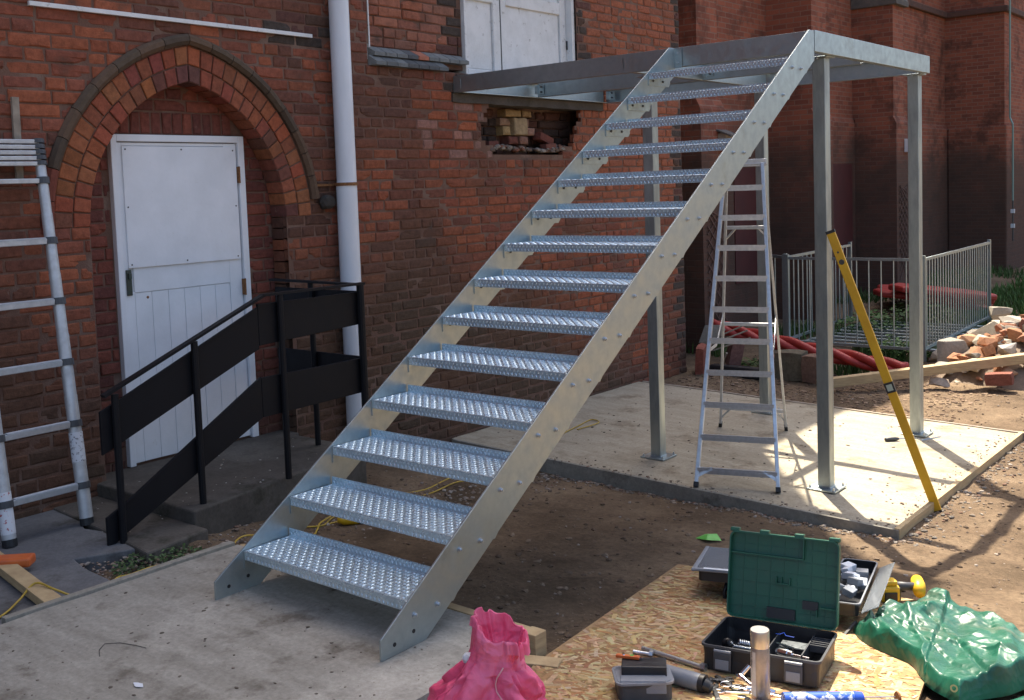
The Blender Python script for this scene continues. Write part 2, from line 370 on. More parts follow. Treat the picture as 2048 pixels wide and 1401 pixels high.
# landing in front of the low door and its lower step
m = MB(); m.prism([(-2.5, .53), (-1.21, .53), (-1.47, 2.13), (-2.29, 2.13), (-2.29, 2.19), (-2.5, 2.19)], 'z', -.45, .032); struct(m.build('door_landing', MT['conc_old'], bevel=.012))
m = MB(); m.prism([(-2.29, .22), (-1.62, .17), (-1.0, .09), (-1.07, .528), (-2.29, .528)], 'z', -.3, -.045); struct(m.build('landing_step', MT['conc_old'], bevel=.012))

# timber and kerb edging, each a thing of its own
def timber(name, label, p, q, w, h, mat='wood', up=(0, 0, 1), cat='board', bev=.003):
    m = MB(); m.bar(p, q, w, h, up); return tag(m.build(name, MT[mat], bevel=bev), label, cat)
timber('edging_board', 'pale timber edging board along the left side of the foreground slab', (-.607, -.86, -.028), (-.60, .36, -.028), .045, .09, 'kerb')
timber('edging_board', 'timber edging board behind the foreground slab under the bottom tread', (-.52, .405, -.045), (1.40, .405, -.045), .05, .10, 'wood')
timber('timber_peg', 'short square timber block ending the edging beside the pink sack', (1.44, .39, -.2), (1.44, .39, .012), .075, .075, 'wood', up=(0, 1, 0), cat='timber')
timber('timber_offcut', 'small timber offcut lying on soil right of the pink sack', (1.47, .27, -.075), (1.62, .33, -.075), .08, .045, 'wood', cat='timber')
timber('timber_brace', 'flat timber brace meeting the slab edging at the lower left', (-1.75, -.44, -.022), (-.66, -.60, -.022), .085, .045, 'wood', cat='timber')
timber('timber_stub', 'timber stub poking out beside the left foot of the stairs', (-.60, .40, -.045), (-.46, .55, -.06), .06, .05, 'wood', cat='timber')
m = MB(); m.add([(-2.25, 3.87, slab2z(-2.25) + .004), (-2.25, 3.905, slab2z(-2.25) + .004), (1.74, 3.905, slab2z(1.74) + .004), (1.74, 3.87, slab2z(1.74) + .004)] + [(-2.25, 3.87, -.7), (-2.25, 3.905, -.7), (1.74, 3.905, -.7), (1.74, 3.87, -.7)],
                [(3, 2, 1, 0), (0, 4, 7, 3), (2, 3, 7, 6), (1, 2, 6, 5), (0, 1, 5, 4)])
tag(m.build('slab_kerb', MT['kerb'], bevel=.004), 'concrete coated edging along the front of the platform slab', 'kerb')
timber('edging_board', 'timber formwork board along the right side of the platform slab', (1.728, 3.88, slab2z(1.7) - .045), (1.728, 7.08, slab2z(1.7) - .045), .036, .11, 'wood')
m = MB(); m.bar((-2.25, 7.05, slab2z(-2.25) - .04), (2.6, 7.05, slab2z(2.6) - .04), .035, .10)
tag(m.build('edging_board', MT['wood_dull'], bevel=.003), 'thin timber formwork board along the back of the platform slab', 'board')

# ================================================================ THE MAIN BRICK BUILDING
WX = -2.30; CH = .0862
bld = thing('brick_building', 'red brick building with a pointed arch doorway and a white door above', 'building', (WX, 0, -.6))
# opening geometry
CY, SP = 1.394, 1.70; HW = .793; RI = 1.002
def arch_half(r, z):
    """half width of the pointed arch of radius r about the two centres, at height z"""
    d = r * r - (z - SP) ** 2
    if z < SP: return r - (RI - HW)
    return max(0.0, math.sqrt(d) - (RI - HW)) if d > 0 else 0.0
hole_rows = [(2.54, 2.63, 4.585, 6.07), (2.455, 2.54, 4.55, 5.99), (2.37, 2.455, 4.47, 5.97), (2.28, 2.37, 4.52, 5.93), (2.19, 2.28, 4.66, 5.72)]
def excl(z0, z1):
    """intervals of y without wall bricks in the course z0..z1"""
    zm = (z0 + z1) / 2; out = []
    if zm < SP + .02: out.append((CY - HW, CY + HW))
    elif zm < 2.95:
        h = max(arch_half(1.245, z0), 0)
        if zm < 2.94 and h > .02: out.append((CY - h, CY + h))
    if zm > 2.735: out.append((4.335, 6.05))
    if 2.645 < zm < 2.735: out.append((4.10, 6.47))
    if zm > 2.93 and zm < 3.075: out.append((3.10, 4.335))
    if zm > 3.06: out.append((3.12, 4.335))
    for a, b, y0, y1 in hole_rows:
        if a - .02 < zm < b + .02: out.append((y0 + .03 * math.sin(zm * 91), y1 + .03 * math.sin(zm * 57 + 2)))
    return out
PAL = [(.31, .098, .049), (.28, .086, .045), (.245, .077, .045), (.295, .092, .047), (.205, .07, .046), (.265, .087, .053), (.23, .074, .045)]
DRK = [(.085, .05, .037), (.065, .05, .042), (.11, .05, .04), (.055, .043, .037)]
def lerp(a, b, t): return tuple(x + (y - x) * t for x, y in zip(a, b))
def btone(y, z, dk=.05):
    c = random.choice(PAL); k = random.uniform(.88, 1.10); c = tuple(x * k for x in c)
    if random.random() < dk: c = lerp(random.choice(DRK), c, .45)
    patch = vn(y, z, 2, 1.1)
    if patch > .12: c = lerp(c, (.105, .056, .04), min(.75, (patch - .12) * 2.6) * random.uniform(.4, 1))
    sm = vn(y * 2.2, z * .7, 6, .9)
    if sm > .15: c = lerp(c, (.085, .052, .04), min(.6, (sm - .15) * 2.5))
    # damp, soot and moss on the older lower courses
    lim = 1.6 if y < 5 else 1.6 - min(1.5, (y - 5) * .75)
    d = (lim + .75 * vn(y, z, 9, .8) - z) / .9
    d = max(0, min(1, d)) * (.84 if y > 2.4 else .74)
    c = lerp(c, (.075, .054, .036), d)
    if 3.75 < y < 4.7 and 2.1 < z < 2.72 and random.random() < .5: c = lerp(c, (.36, .25, .22), .4)
    if 3.1 < y < 4.34 and z > 3.06: c = lerp(c, (.40, .2, .14), random.uniform(.1, .4))
    if y > 5.9 and z > 1.5: c = lerp(c, (.33, .115, .06), .5)
    if (6.04 < y < 6.27 and z > 2.7) or y > 7.96 or (4.12 < y < 4.34 and z > 2.74): c = random.choice(DRK)
    if 2.1 < y < 2.65 and 3.0 < z < 3.25: c = random.choice(DRK)
    if 2.25 < y < 2.62 and 1.5 < z < 1.95: c = lerp(c, (.05, .04, .033), .75)
    return c
def brick_verts(y0, y1, z0, z1, xb, xf, ch=.008, j=.006):
    """one old brick: ragged arrises, a rounded face set slightly in or out, now and then a chipped corner"""
    x = xf + random.uniform(-.007, .004); ty, tz_ = random.uniform(-.004, .004), random.uniform(-.003, .003)
    nl = 3 if y1 - y0 > .18 else 2; per = []
    for i in range(nl): per.append((y0 + (y1 - y0) * i / nl, z0))
    per += [(y1, z0), (y1, (z0 + z1) / 2)]
    for i in range(nl): per.append((y1 - (y1 - y0) * i / nl, z1))
    per += [(y0, z1), (y0, (z0 + z1) / 2)]
    cy, cz = (y0 + y1) / 2, (z0 + z1) / 2; n = len(per); A = []; B = []; F = []
    corner = {(y0, z0), (y1, z0), (y0, z1), (y1, z1)}; chip = random.choice(list(corner)) if random.random() < .28 else None
    for p in per:
        sy, sz = math.copysign(1, cy - p[0]), math.copysign(1, cz - p[1]); u = 0 if abs(p[1] - cz) < 1e-6 else 1; v = 0 if (p not in corner and u) else 1
        w = abs(random.gauss(0, j * .45)); c = ch * random.uniform(.5, 1.5); dx = 0
        if p in corner: c *= 1.25
        if p == chip: w += random.uniform(.006, .018); dx = -.012; c *= 1.6
        py, pz = p[0] + sy * w * v, p[1] + sz * w * u * .7
        A.append((xb, p[0], p[1])); B.append((x - ch * .8 + dx, py, pz))
        F.append((x + dx * .6 + ty * (py - cy) * 8 + tz_ * (pz - cz) * 12 + random.uniform(-.0015, .0015), py + sy * c * v, pz + sz * c * u))
    fs = []
    for i in range(n):
        k = (i + 1) % n; fs += [(i, k, n + k, n + i), (n + i, n + k, 2 * n + k, 2 * n + i)]
    F.append((x + .0015, cy, cz)); m_ = 3 * n
    fs += [(2 * n + i, 2 * n + (i + 1) % n, m_) for i in range(n)]
    return A + B + F, fs
def courses(z0, z1, ya, yb, ex, xb, xf, tone, pat=None):
    out = []; n = int(round((z1 - z0) / CH)); J = .009
    for k in range(n):
        a = z0 + k * CH; b = a + CH; cuts = sorted(ex(a, b)) if ex else []
        y = ya - random.uniform(0, .2); heads = (k % 3 == 1)
        while y < yb:
            w = .134 if random.random() < (.75 if heads else .22) else .268
            w *= random.uniform(.94, 1.06); s, e = y, y + w; y = e
            segs = [(max(s, ya), min(e, yb))]
            for c0, c1 in cuts:
                ns = []
                for p, q in segs:
                    if q <= c0 or p >= c1: ns.append((p, q))
                    else:
                        if p < c0: ns.append((p, c0))
                        if q > c1: ns.append((c1, q))
                segs = ns
            for p, q in segs:
                if q - p < .045: continue
                out.append((p + J / 2, q - J / 2, a + J / 2 + random.uniform(-.002, .002), b - J / 2 + random.uniform(-.002, .002), xb, xf, tone((p + q) / 2, a)))
    return out
def campx(p):
    q = cam.matrix_world.inverted() @ Vector(p)
    if q.z > -.1: return None
    f = 2098.1; return (1037.5 + f * q.x / -q.z, 532.0 - f * q.y / -q.z, -q.z)
bricks = courses(-.62, 4.12, -1.0, 8.13, excl, WX - .06, WX, btone)
# the mortar bed behind the bricks, open where the wall is open
wl = MB(); st = .03
for k in range(int(round(4.74 / (CH / 2)))):
    a = -.62 + k * CH / 2; b = a + CH / 2; cut = sorted(excl(a, b)) + [(8.125, 99)]; y = -1.0
    zm = (a + b) / 2
    if SP + .02 <= zm < 2.95:
        h = arch_half(1.15, zm); cut = sorted([c for c in cut if not (c[0] < CY < c[1])] + ([(CY - h, CY + h)] if h > .02 else []))
    for c0, c1 in cut:
        if c0 > y: wl.add([(WX - .009, y, a), (WX - .009, c0, a), (WX - .009, c0, b), (WX - .009, y, b)], [(0, 1, 2, 3)])
        y = max(y, c1)
wall = wl.build('wall', MT['mortar'], bld)
bk = MB()
bk.box(-13, -2.56, -16, 8.10, -.8, 12.7).box(-2.56, WX, -16, 8.13, 4.12, 12.7).box(-2.56, WX, -16, -1.0, -.8, 4.12).box(-2.56, WX - .014, 8.085, 8.12, -.8, 4.12)
bk.build('wall_core', MT['farbrick'], bld)
rf = MB(); rf.prism([(-2.1, 12.7), (-7.6, 17.2), (-13.1, 12.7)], 'y', -16.3, 8.4); rf.build('roof', MT['slate'], bld)
vis = []
for i, b in enumerate(bricks):
    c = campx((WX, (b[0] + b[1]) / 2, (b[2] + b[3]) / 2))
    inside = c and -20 < c[0] < 2070 and -20 < c[1] < 1420
    vis.append((-(b[1] - b[0]) * (b[3] - b[2]) / c[2] ** 2 if inside else 1, i))
vis.sort(); single = set(i for s, i in vis[:225] if s < 0)
rest = MB()
for i, b in enumerate(bricks):
    v, f = brick_verts(*b[:6])
    if i in single:
        q = MB(); q.tone = b[6]; q.add(v, f); q.build('brick', MT['brick'], wall)
    else:
        rest.tone = b[6]; rest.add(v, f)
tag(rest.build('brickwork', MT['brick'], wall), kind='stuff')

# infill masonry inside the arch
IX = -2.495
def inf_ex(a, b):
    out = [];
    zm = (a + b) / 2
    if zm < 2.316: out.append((.862, 1.948))
    h = arch_half(RI + .05, a) if b > SP else HW + .02
    out += [(-9, CY - h), (CY + h, 99)]
    return out
ib = MB(); ib.box(IX - .05, IX - .012, .5, 2.3, -.5, 2.74); inf = ib.build('arch_infill', MT['mortar'], bld)
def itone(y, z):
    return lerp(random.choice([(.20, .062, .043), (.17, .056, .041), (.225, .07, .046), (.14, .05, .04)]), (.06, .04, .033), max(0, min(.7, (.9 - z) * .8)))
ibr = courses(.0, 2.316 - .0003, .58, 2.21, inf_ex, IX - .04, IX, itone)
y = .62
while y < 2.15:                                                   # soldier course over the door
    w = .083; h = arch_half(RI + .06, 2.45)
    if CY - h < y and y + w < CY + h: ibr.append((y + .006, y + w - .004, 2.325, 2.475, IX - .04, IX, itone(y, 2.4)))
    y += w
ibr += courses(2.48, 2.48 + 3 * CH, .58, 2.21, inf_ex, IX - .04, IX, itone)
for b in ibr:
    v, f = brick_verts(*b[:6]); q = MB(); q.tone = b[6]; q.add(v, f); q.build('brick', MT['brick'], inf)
# the two rings of the arch, the reveals and the hood mould
def ring_pt(side, r, a):          # side -1 left arc, +1 right arc; a = angle above the springing
    cy = CY - side * (RI - HW)
    return cy + side * r * math.cos(a), SP + r * math.sin(a)
def apex_a(r): return math.acos((RI - HW) / r)
def wedge(m, side, r0, r1, a0, a1, x0, x1, ch=.005):
    pts = [ring_pt(side, r, apex_a(r) * u + g) for r, u, g in ((r0, a0, .0055 / r0), (r1, a0, .0055 / r1), (r1, a1, -.0055 / r1), (r0, a1, -.0055 / r0))]
    c = (sum(p[0] for p in pts) / 4, sum(p[1] for p in pts) / 4); j = random.uniform(-.004, .004)
    A = [(x0, *p) for p in pts]; B = [(x1 - .004 + j, *p) for p in pts]
    F = [(x1 + j, p[0] + (c[0] - p[0]) * ch / .05, p[1] + (c[1] - p[1]) * ch / .05) for p in pts]
    fs = [(8, 9, 10, 11)] + [q for i in range(4) for q in ((i, (i + 1) % 4, 4 + (i + 1) % 4, 4 + i), (4 + i, 4 + (i + 1) % 4, 8 + (i + 1) % 4, 8 + i))]
    if side < 0: pass
    else: fs = [q[::-1] for q in fs]
    m.add(A + B + F, fs)
am = MB()
for side in (-1, 1):
    for i in range(24):
        a0, a1 = apex_a(1.12) * i / 24, apex_a(1.12) * (i + 1) / 24
        am.add([(WX - .012, *ring_pt(side, 1.0, a0)), (WX - .012, *ring_pt(side, 1.25, a0)), (WX - .012, *ring_pt(side, 1.25, a1)), (WX - .012, *ring_pt(side, 1.0, a1))], [(0, 1, 2, 3) if side < 0 else (3, 2, 1, 0)])
        am.add([(WX - .012, *ring_pt(side, 1.012, a0)), (IX - .03, *ring_pt(side, 1.012, a0)), (IX - .03, *ring_pt(side, 1.012, a1)), (WX - .012, *ring_pt(side, 1.012, a1))], [(0, 1, 2, 3)])
arch = am.build('door_arch', MT['mortar'], bld)
ATN = [(.29, .088, .042), (.315, .10, .048), (.27, .08, .041), (.235, .072, .045), (.30, .093, .045), (.16, .06, .048), (.325, .105, .052)]
for side in (-1, 1):
    for r0, r1, n, x0 in ((1.002, 1.112, 15, IX + .002), (1.122, 1.240, 16, WX - .08)):
        for i in range(n):
            q = MB(); q.tone = tuple(c * random.uniform(.85, 1.1) for c in random.choice(ATN)); wedge(q, side, r0, r1, i / n, (i + 1) / n, x0, WX + .002)
            q.build('voussoir', MT['brick'], arch)
# jamb reveals below the springing
for side in (-1, 1):
    yj = CY + side * HW
    for k in range(int((SP + .3) / CH)):
        a = SP - (k + 1) * CH; q = MB(); c = btone(yj + side * .1, a, .05); q.tone = c
        s0, s1 = (yj - .11, yj - .001) if side < 0 else (yj + .001, yj + .11)
        q.box(IX + .003, WX - .062, s0, s1, a + .005, a + CH - .005); q.build('reveal_brick', MT['brick'], arch)
hm = None
for side in (-1, 1):
    r0, r1 = 1.250, 1.325; A = apex_a(r0); lo = -.02 if side < 0 else .10; n = 9
    for i in range(n):
        a0 = lo + (A - lo) * i / n + .002; a1 = lo + (A - lo) * (i + 1) / n - .002; q = MB()
        P = []
        K = 5
        for k in range(K):
            a = a0 + (a1 - a0) * k / (K - 1); jit = .003 * vn(a * 30, side, 2, 1)
            for r, x in ((r0, WX - .03), (r0, WX + .02), (r0 + .025, WX + .042 + jit), (r1 - .02, WX + .038 + jit), (r1, WX + .012), (r1, WX - .03)): P.append((x, *ring_pt(side, r + jit, a * apex_a(r) / apex_a(r0))))
        fs = []
        for k in range(K - 1):
            for t in range(6):
                u = (t + 1) % 6; fs.append((k * 6 + t, k * 6 + u, (k + 1) * 6 + u, (k + 1) * 6 + t))
        fs += [tuple(range(6))[::-1], tuple(range((K - 1) * 6, K * 6))]
        if side < 0: fs = [f[::-1] for f in fs]
        q.tone = random.choice([(.10, .072, .05), (.085, .062, .045), (.12, .078, .052)]) if (i > 1 or side > 0) else (.2, .062, .042)
        q.add(P, fs); q.build('hood_mould_stone', MT['tone'], arch)
q = MB(); q.tone = (.05, .045, .04); q.lump((WX + .03, 2.56, 1.80), .05, .07, .06, 3, .2); q.build('hood_stop', MT['tone'], arch)

# the low white door
DX = IX + .015
dm = MB()
dm.box(IX - .02, DX + .02, .868, .912, .035, 2.316).box(IX - .02, DX + .02, 1.888, 1.942, .035, 2.316).box(IX - .02, DX + .02, .912, 1.888, 2.268, 2.316)
door = dm.build('low_door', MT['white'], bld, bevel=.004); door['label'] = 'white boarded door under the pointed arch'
m = MB(); m.box(IX - .02, DX - .012, .918, 1.882, .05, 2.262); leaf = m.build('door_leaf', MT['white'], door)
m = MB(); m.box(DX - .012, DX - .002, .918, .99, .05, 1.235).box(DX - .012, DX - .002, .918, .955, 1.235, 2.262).box(DX - .012, DX - .002, 1.772, 1.882, .05, 2.262).box(DX - .012, DX - .002, .99, 1.772, 1.23, 1.41).box(DX - .012, DX - .002, .955, 1.772, 2.24, 2.262)
m.build('door_rail', MT['white'], door, bevel=.003)
for i in range(6):
    a = .992 + i * .1297; m = MB(); m.box(DX - .012, DX - .006, a + .002, a + .1277, .05, 1.226); m.build('plank', MT['white'], door, bevel=.0025)
m = MB(); m.box(DX - .002, DX + .012, .952, 1.872, 1.402, 2.236); brd = m.build('cover_board', MT['white'], door, bevel=.002)
sm = []
for yy, zz in ((.975, 2.215), (1.41, 2.215), (1.845, 2.21), (.975, 1.425), (1.41, 1.425), (1.845, 1.425), (.972, 1.82), (1.85, 1.8)):
    m = MB(); m.lathe([(.006, 0), (.006, .002), (.002, .003)], 8, Matrix.Translation((DX + .012, yy, zz)) @ Matrix.Rotation(R(90), 4, 'Y')); m.build('screw', MT['iron'], door)
m = MB(); m.box(DX - .002, DX + .012, .930, .968, 1.215, 1.392).box(DX + .012, DX + .03, .938, .96, 1.33, 1.37); m.build('lock_plate', MT['lock'], door, bevel=.003)
for zz in (2.03, 1.19):
    m = MB(); m.box(DX + .0, DX + .024, 1.874, 1.894, zz - .06, zz + .06).tube([(DX + .026, 1.884, zz - .062), (DX + .026, 1.884, zz + .062)], .008, 8); m.build('hinge', MT['rust'], door)
for yy, zz in ((1.09, 1.19), (1.13, .42), (1.62, .62)):
    m = MB(); m.lathe([(.010, 0), (.009, .002), (.002, .0025)], 10, Matrix.Translation((DX - .006, yy, zz)) @ Matrix.Rotation(R(90), 4, 'Y')); m.build('nail_head', MT['rust'], door)

# the white double door above the platform
UX = -2.40
m = MB(); m.box(-2.5, WX - .03, 4.337, 4.362, 2.82, 4.5).box(-2.5, WX - .03, 6.0, 6.048, 2.82, 4.5).box(-2.5, WX - .032, 4.362, 6.0, 4.44, 4.5); ud = m.build('upper_door', MT['white_old'], bld, bevel=.004); ud['label'] = 'white panelled double doors above the platform'
m = MB(); m.box(-2.5, UX - .03, 4.362, 6.0, 2.8, 4.44); m.build('door_backing', MT['white_old'], ud)
for a, b, xx in ((4.364, 4.928, UX), (4.948, 5.998, UX - .004)):
    m = MB(); w = .10
    m.box(UX - .03, xx, a, a + w * .8, 2.84, 4.44).box(UX - .03, xx, b - w, b, 2.84, 4.44).box(UX - .03, xx, a + w * .8, b - w, 2.84, 2.98).box(UX - .03, xx, a + w * .8, b - w, 3.62, 3.74)
    m.build('door_stile', MT['white_old'], ud, bevel=.006)
    m = MB(); m.box(UX - .029, UX - .024, a + w * .8 + .012, b - w - .012, 2.992, 3.608); m.build('door_panel', MT['white_old'], ud, bevel=.003)
m = MB(); m.box(UX - .0115, UX - .006, 4.9285, 4.9475, 2.84, 4.5); m.build('meeting_gap', MT['dark'], ud)
m = MB(); m.box(UX, UX + .01, 5.985, 6.01, 3.27, 3.36); m.build('hinge', MT['iron'], ud)
m = MB(); m.box(-2.5, WX + .01, 4.33, 6.05, 2.735, 2.835); m.build('threshold', MT['white_old'], ud, bevel=.006)
m = MB(); m.box(UX - .02, WX - .04, 4.11, 4.335, 2.74, 2.9); m.build('threshold_block', MT['white_old'], ud, bevel=.01)

# blocked window panel, sloping sills, concrete ledge
pb = MB(); pb.box(-2.5, WX - .075, 3.10, 4.34, 2.95, 4.2); panel = pb.build('blocked_window', MT['mortar'], bld)
for b in courses(3.075, 3.075 + 12 * CH, 3.135, 4.33, None, WX - .1, WX - .06, btone):
    v, f = brick_verts(*b[:6]); q = MB(); q.tone = b[6]; q.add(v, f); q.build('brick', MT['brick'], panel)
m = MB(); m.box(WX - .08, WX - .012, 3.085, 3.105, 2.96, 4.2).box(WX - .08, WX + .0, 3.118, 3.128, 3.06, 4.2); m.build('window_edge', MT['white_old'], panel)
for row, (z1, z0, x0, x1, y0, y1, n) in enumerate(((3.075, 3.012, WX - .06, WX + .02, 3.125, 4.30, 9), (2.995, 2.93, WX - .01, WX + .06, 3.10, 3.98, 7))):
    w = (y1 - y0) / n
    for i in range(n):
        a = y0 + i * w + .005; b = a + w - .010; q = MB(); s = .03
        q.tone = random.choice([(.13, .14, .145), (.17, .18, .18), (.10, .105, .11), (.2, .205, .2)]) if not (row == 0 and i == 4) else (.42, .16, .10)
        q.add([(x0, a, z1), (x0, b, z1), (x1, b + s, z0 + .012), (x1, a + s, z0 + .012), (x0, a, z0 - .02), (x0, b, z0 - .02), (x1, b + s, z0 - .018), (x1, a + s, z0 - .018)],
              [(0, 3, 2, 1), (3, 7, 6, 2), (4, 5, 6, 7), (0, 4, 7, 3), (1, 2, 6, 5)])
        q.build('sill_brick', MT['tone'], panel)
m = MB(); X = fr(4.10, 6.47, .1)
vs = []
for y in X:
    j = .008 * vn(y, 1, 1, 6); vs += [(WX + .012 + j, y, 2.728), (WX + .014 - j, y, 2.648 + 1.2 * j), (WX - .2, y, 2.648 + j), (WX - .2, y, 2.728)]
m.add(vs, [(4 * i + a, 4 * i + (a + 1) % 4, 4 * i + 4 + (a + 1) % 4, 4 * i + 4 + a) for i in range(len(X) - 1) for a in range(4)] + [(0, 1, 2, 3), tuple(4 * (len(X) - 1) + a for a in (3, 2, 1, 0))])
m.build('concrete_ledge', MT['conc_old'], bld)
# the broken-out hole
hb = MB(); hb.box(-2.555, -2.535, 4.35, 6.2, 2.1, 2.66); hole = hb.build('wall_hole', MT['mortar'], bld); hole['label'] = 'broken-out hole below the concrete ledge'
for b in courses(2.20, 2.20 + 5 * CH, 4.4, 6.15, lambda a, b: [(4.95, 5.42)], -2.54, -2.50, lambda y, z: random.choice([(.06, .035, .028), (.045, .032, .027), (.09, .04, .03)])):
    v, f = brick_verts(*b[:6], ch=.01, j=.01); q = MB(); q.tone = b[6]; q.add(v, f); q.build('brick', MT['brick'], hole)
for a, b, z0, z1, x, c in ((5.0, 5.25, 2.555, 2.63, -2.42, (.34, .23, .11)), (5.27, 5.42, 2.56, 2.63, -2.43, (.3, .2, .1)), (4.93, 5.09, 2.47, 2.545, -2.44, (.27, .17, .11)), (5.10, 5.32, 2.375, 2.55, -2.40, (.36, .27, .16)), (4.96, 5.08, 2.375, 2.465, -2.43, (.36, .26, .13)), (5.33, 5.41, 2.46, 2.55, -2.45, (.22, .13, .1)), (5.33, 5.45, 2.375, 2.455, -2.42, (.34, .2, .15)), (5.02, 5.16, 2.285, 2.365, -2.41, (.16, .06, .045)), (5.17, 5.30, 2.285, 2.365, -2.39, (.22, .12, .09))):
    v, f = brick_verts(a, b, z0, z1, -2.54, x, .012, .012); q = MB(); q.tone = c; q.add(v, f); q.build('pier_brick', MT['brick'], hole)
rb = MB()
for i in range(130):
    y = random.uniform(4.55, 5.9); s = random.uniform(.012, .035); rb.tone = random.choice([(.22, .19, .16), (.16, .12, .1), (.3, .26, .22), (.2, .09, .06)])
    rb.lump((random.uniform(-2.47, -2.31), y, 2.225 + .04 * vn(y, 2, 1, 3) + random.uniform(0, .03)), s, s * 1.3, s * .8, i, .3, 1)
tag(rb.build('mortar_rubble', MT['tone'], hole), kind='stuff')
def loose_brick(label, c, size, rz, tilt, tone, cat='brick', group=None, name='loose_brick', seed=1):
    M = Matrix.Translation(c) @ Matrix.Rotation(rz, 4, 'Z') @ Matrix.Rotation(tilt[0], 4, 'X') @ Matrix.Rotation(tilt[1], 4, 'Y')
    bm = bmesh.new(); bmesh.ops.create_cube(bm, size=1); bmesh.ops.subdivide_edges(bm, edges=bm.edges[:], cuts=2, use_grid_fill=True)
    for v in bm.verts:
        p = Vector((v.co.x * size[0], v.co.y * size[1], v.co.z * size[2])); n = noise.noise(p * 22 + Vector((seed * 3.7, 0, 0)))
        k = (abs(v.co.x) > .4) + (abs(v.co.y) > .4) + (abs(v.co.z) > .4)
        v.co = p * (1 + .06 * n - (.07 if k == 3 else .02 if k == 2 else 0) * (1 + n))
    q = MB(M); q.tone = tone; q.bm(bm); return tag(q.build(name, MT['brick']), label, cat, group)
loose_brick('loose red brick lying tilted in the wall hole right of the yellow bricks', (-2.41, 5.56, 2.345), (.1, .24, .075), .05, (-.28, 0), (.16, .055, .042), seed=2)
loose_brick('small loose brick end below the tilted brick in the wall hole', (-2.37, 5.58, 2.262), (.1, .15, .07), -.1, (.05, 0), (.17, .07, .055), seed=3)
loose_brick('dark loose brick at the left corner of the wall hole', (-2.39, 4.70, 2.27), (.1, .17, .085), .1, (.03, 0), (.13, .05, .042), seed=4)

# rainwater pipe
m = MB(); m.tube([(-2.205, 2.72, 4.9), (-2.205, 2.72, 1.95)], .079, 20); pipe = m.build('drainpipe', MT['pvc'], bld, smooth=True, autos=40)
m = MB(); m.tube([(-2.205, 2.716, 1.95), (-2.205, 2.71, -.15)], .083, 20); m.build('lower_pipe', MT['pvc'], pipe, smooth=True, autos=40)
m = MB(); m.tube([(-2.205, 2.718, 1.925), (-2.205, 2.718, 1.95)], .092, 20).bar((-2.29, 2.45, 1.935), (-2.29, 2.72, 1.935), .02, .018).bar((-2.29, 2.66, 1.938), (-2.23, 2.66, 1.938), .02, .02); m.build('pipe_bracket', MT['rust'], pipe)
# battens fixed to the wall
m = MB(); m.bar((WX + .014, .285, 3.092), (WX + .014, 2.5, 3.088), .026, .028); tag(m.build('wall_batten', MT['white_old'], bevel=.002), 'long flaking white batten fixed to the wall above the arch', 'batten')
m = MB(); m.bar((WX + .014, .16, 2.515), (WX + .014, .155, 2.0), .024, .043, (0, 1, 0)); tag(m.build('wall_batten', MT['wood_dull'], bevel=.002), 'short upright weathered batten behind the telescopic ladder', 'batten')
# ================================================================ THE FAR CHURCH
NX, BX, TY = -3.6, -2.82, 22.37
ch = thing('church_building', 'long dark red brick church with stepped buttresses in the background', 'building', (NX, 15, -.6))
m = MB(); m.box(-14, NX, 8.11, 45, -.8, 10.3); m.build('nave_wall', MT['farbrick'], ch); MT['soot'] = pm('sooty_brick', (.075, .045, .036), .92, c2=(.12, .06, .045), scale=5)
m = MB(); m.box(NX - .02, NX + .06, 8.13, TY, -.8, 2.86).prism([(NX - .02, 2.86), (NX + .06, 2.86), (NX + .002, 2.98), (NX - .02, 2.98)], 'y', 8.13, TY); m.build('plinth', MT['farbrick'], ch)
m = MB(); m.prism([(NX + .1, 10.3), (-8.8, 14.4), (-14, 10.3)], 'y', 8.13, 45); m.build('nave_roof', MT['slate'], ch)
for k, y in enumerate((9.46, 13.13, 16.78)):
    b = MB(); b.box(NX, BX, y, y + .56, -.8, 5.0); bo = b.build('buttress', MT['farbrick'], ch)
    b = MB(); b.box(NX, BX + .07, y - .06, y + .62, -.8, 2.82).prism([(NX + .07, 2.8205), (BX + .07, 2.8205), (BX + .004, 2.96), (NX + .07, 2.96)], 'y', y - .0595, y + .6195); b.build('buttress_foot', MT['farbrick'], bo)
    b = MB(); b.prism([(NX, 5.0), (BX + .09, 5.0), (BX + .09, 5.1), (NX + .3, 5.9), (NX, 5.9)], 'y', y - .05, y + .61); b.build('buttress_cap', MT['lead'], bo, bevel=.01)
    b = MB(); b.box(NX, NX + .45, y, y + .56, 5.9, 8.6); b.build('buttress_upper', MT['farbrick'], bo)
m = MB(); m.box(-14, -2.31, TY, 45, -.8, 10.3); m.build('transept_wall', MT['farbrick'], ch)
m = MB(); m.box(-3.53, -2.25, TY - .06, 40, -.8, 2.9); m.build('transept_plinth', MT['farbrick'], ch, bevel=.03)
m = MB(); m.box(NX - .05, NX + .09, 8.2, TY - .09, 5.40, 5.53).box(NX, -2.22, TY - .09, TY + .05, 5.40, 5.53).box(-2.36, -2.22, TY + .05, 40, 5.40, 5.53); m.build('string_course', MT['soot'], ch, bevel=.02)
m = MB(); m.box(NX + .03, NX + .075, 11.8, 12.6, .25, 2.05); m.build('board_panel', MT['red_board'], ch)
m = MB(); m.box(NX + .03, NX + .075, 15.55, 16.55, .1, 2.1); m.build('board_panel', MT['red_board'], ch)
m = MB(); m.tube([(-2.19, TY - .02, 9), (-2.19, TY - .02, 3.05), (-2.11, TY - .1, 2.9), (-2.11, TY - .1, 1.2)], .02, 8); m.build('conduit', pm('pale_green_conduit', (.20, .32, .29), .5), ch)
m = MB(); m.tube([(-2.11, TY - .1, 1.2), (-2.11, TY - .1, .3)], .018, 8); m.build('lower_conduit', MT['lead'], ch)
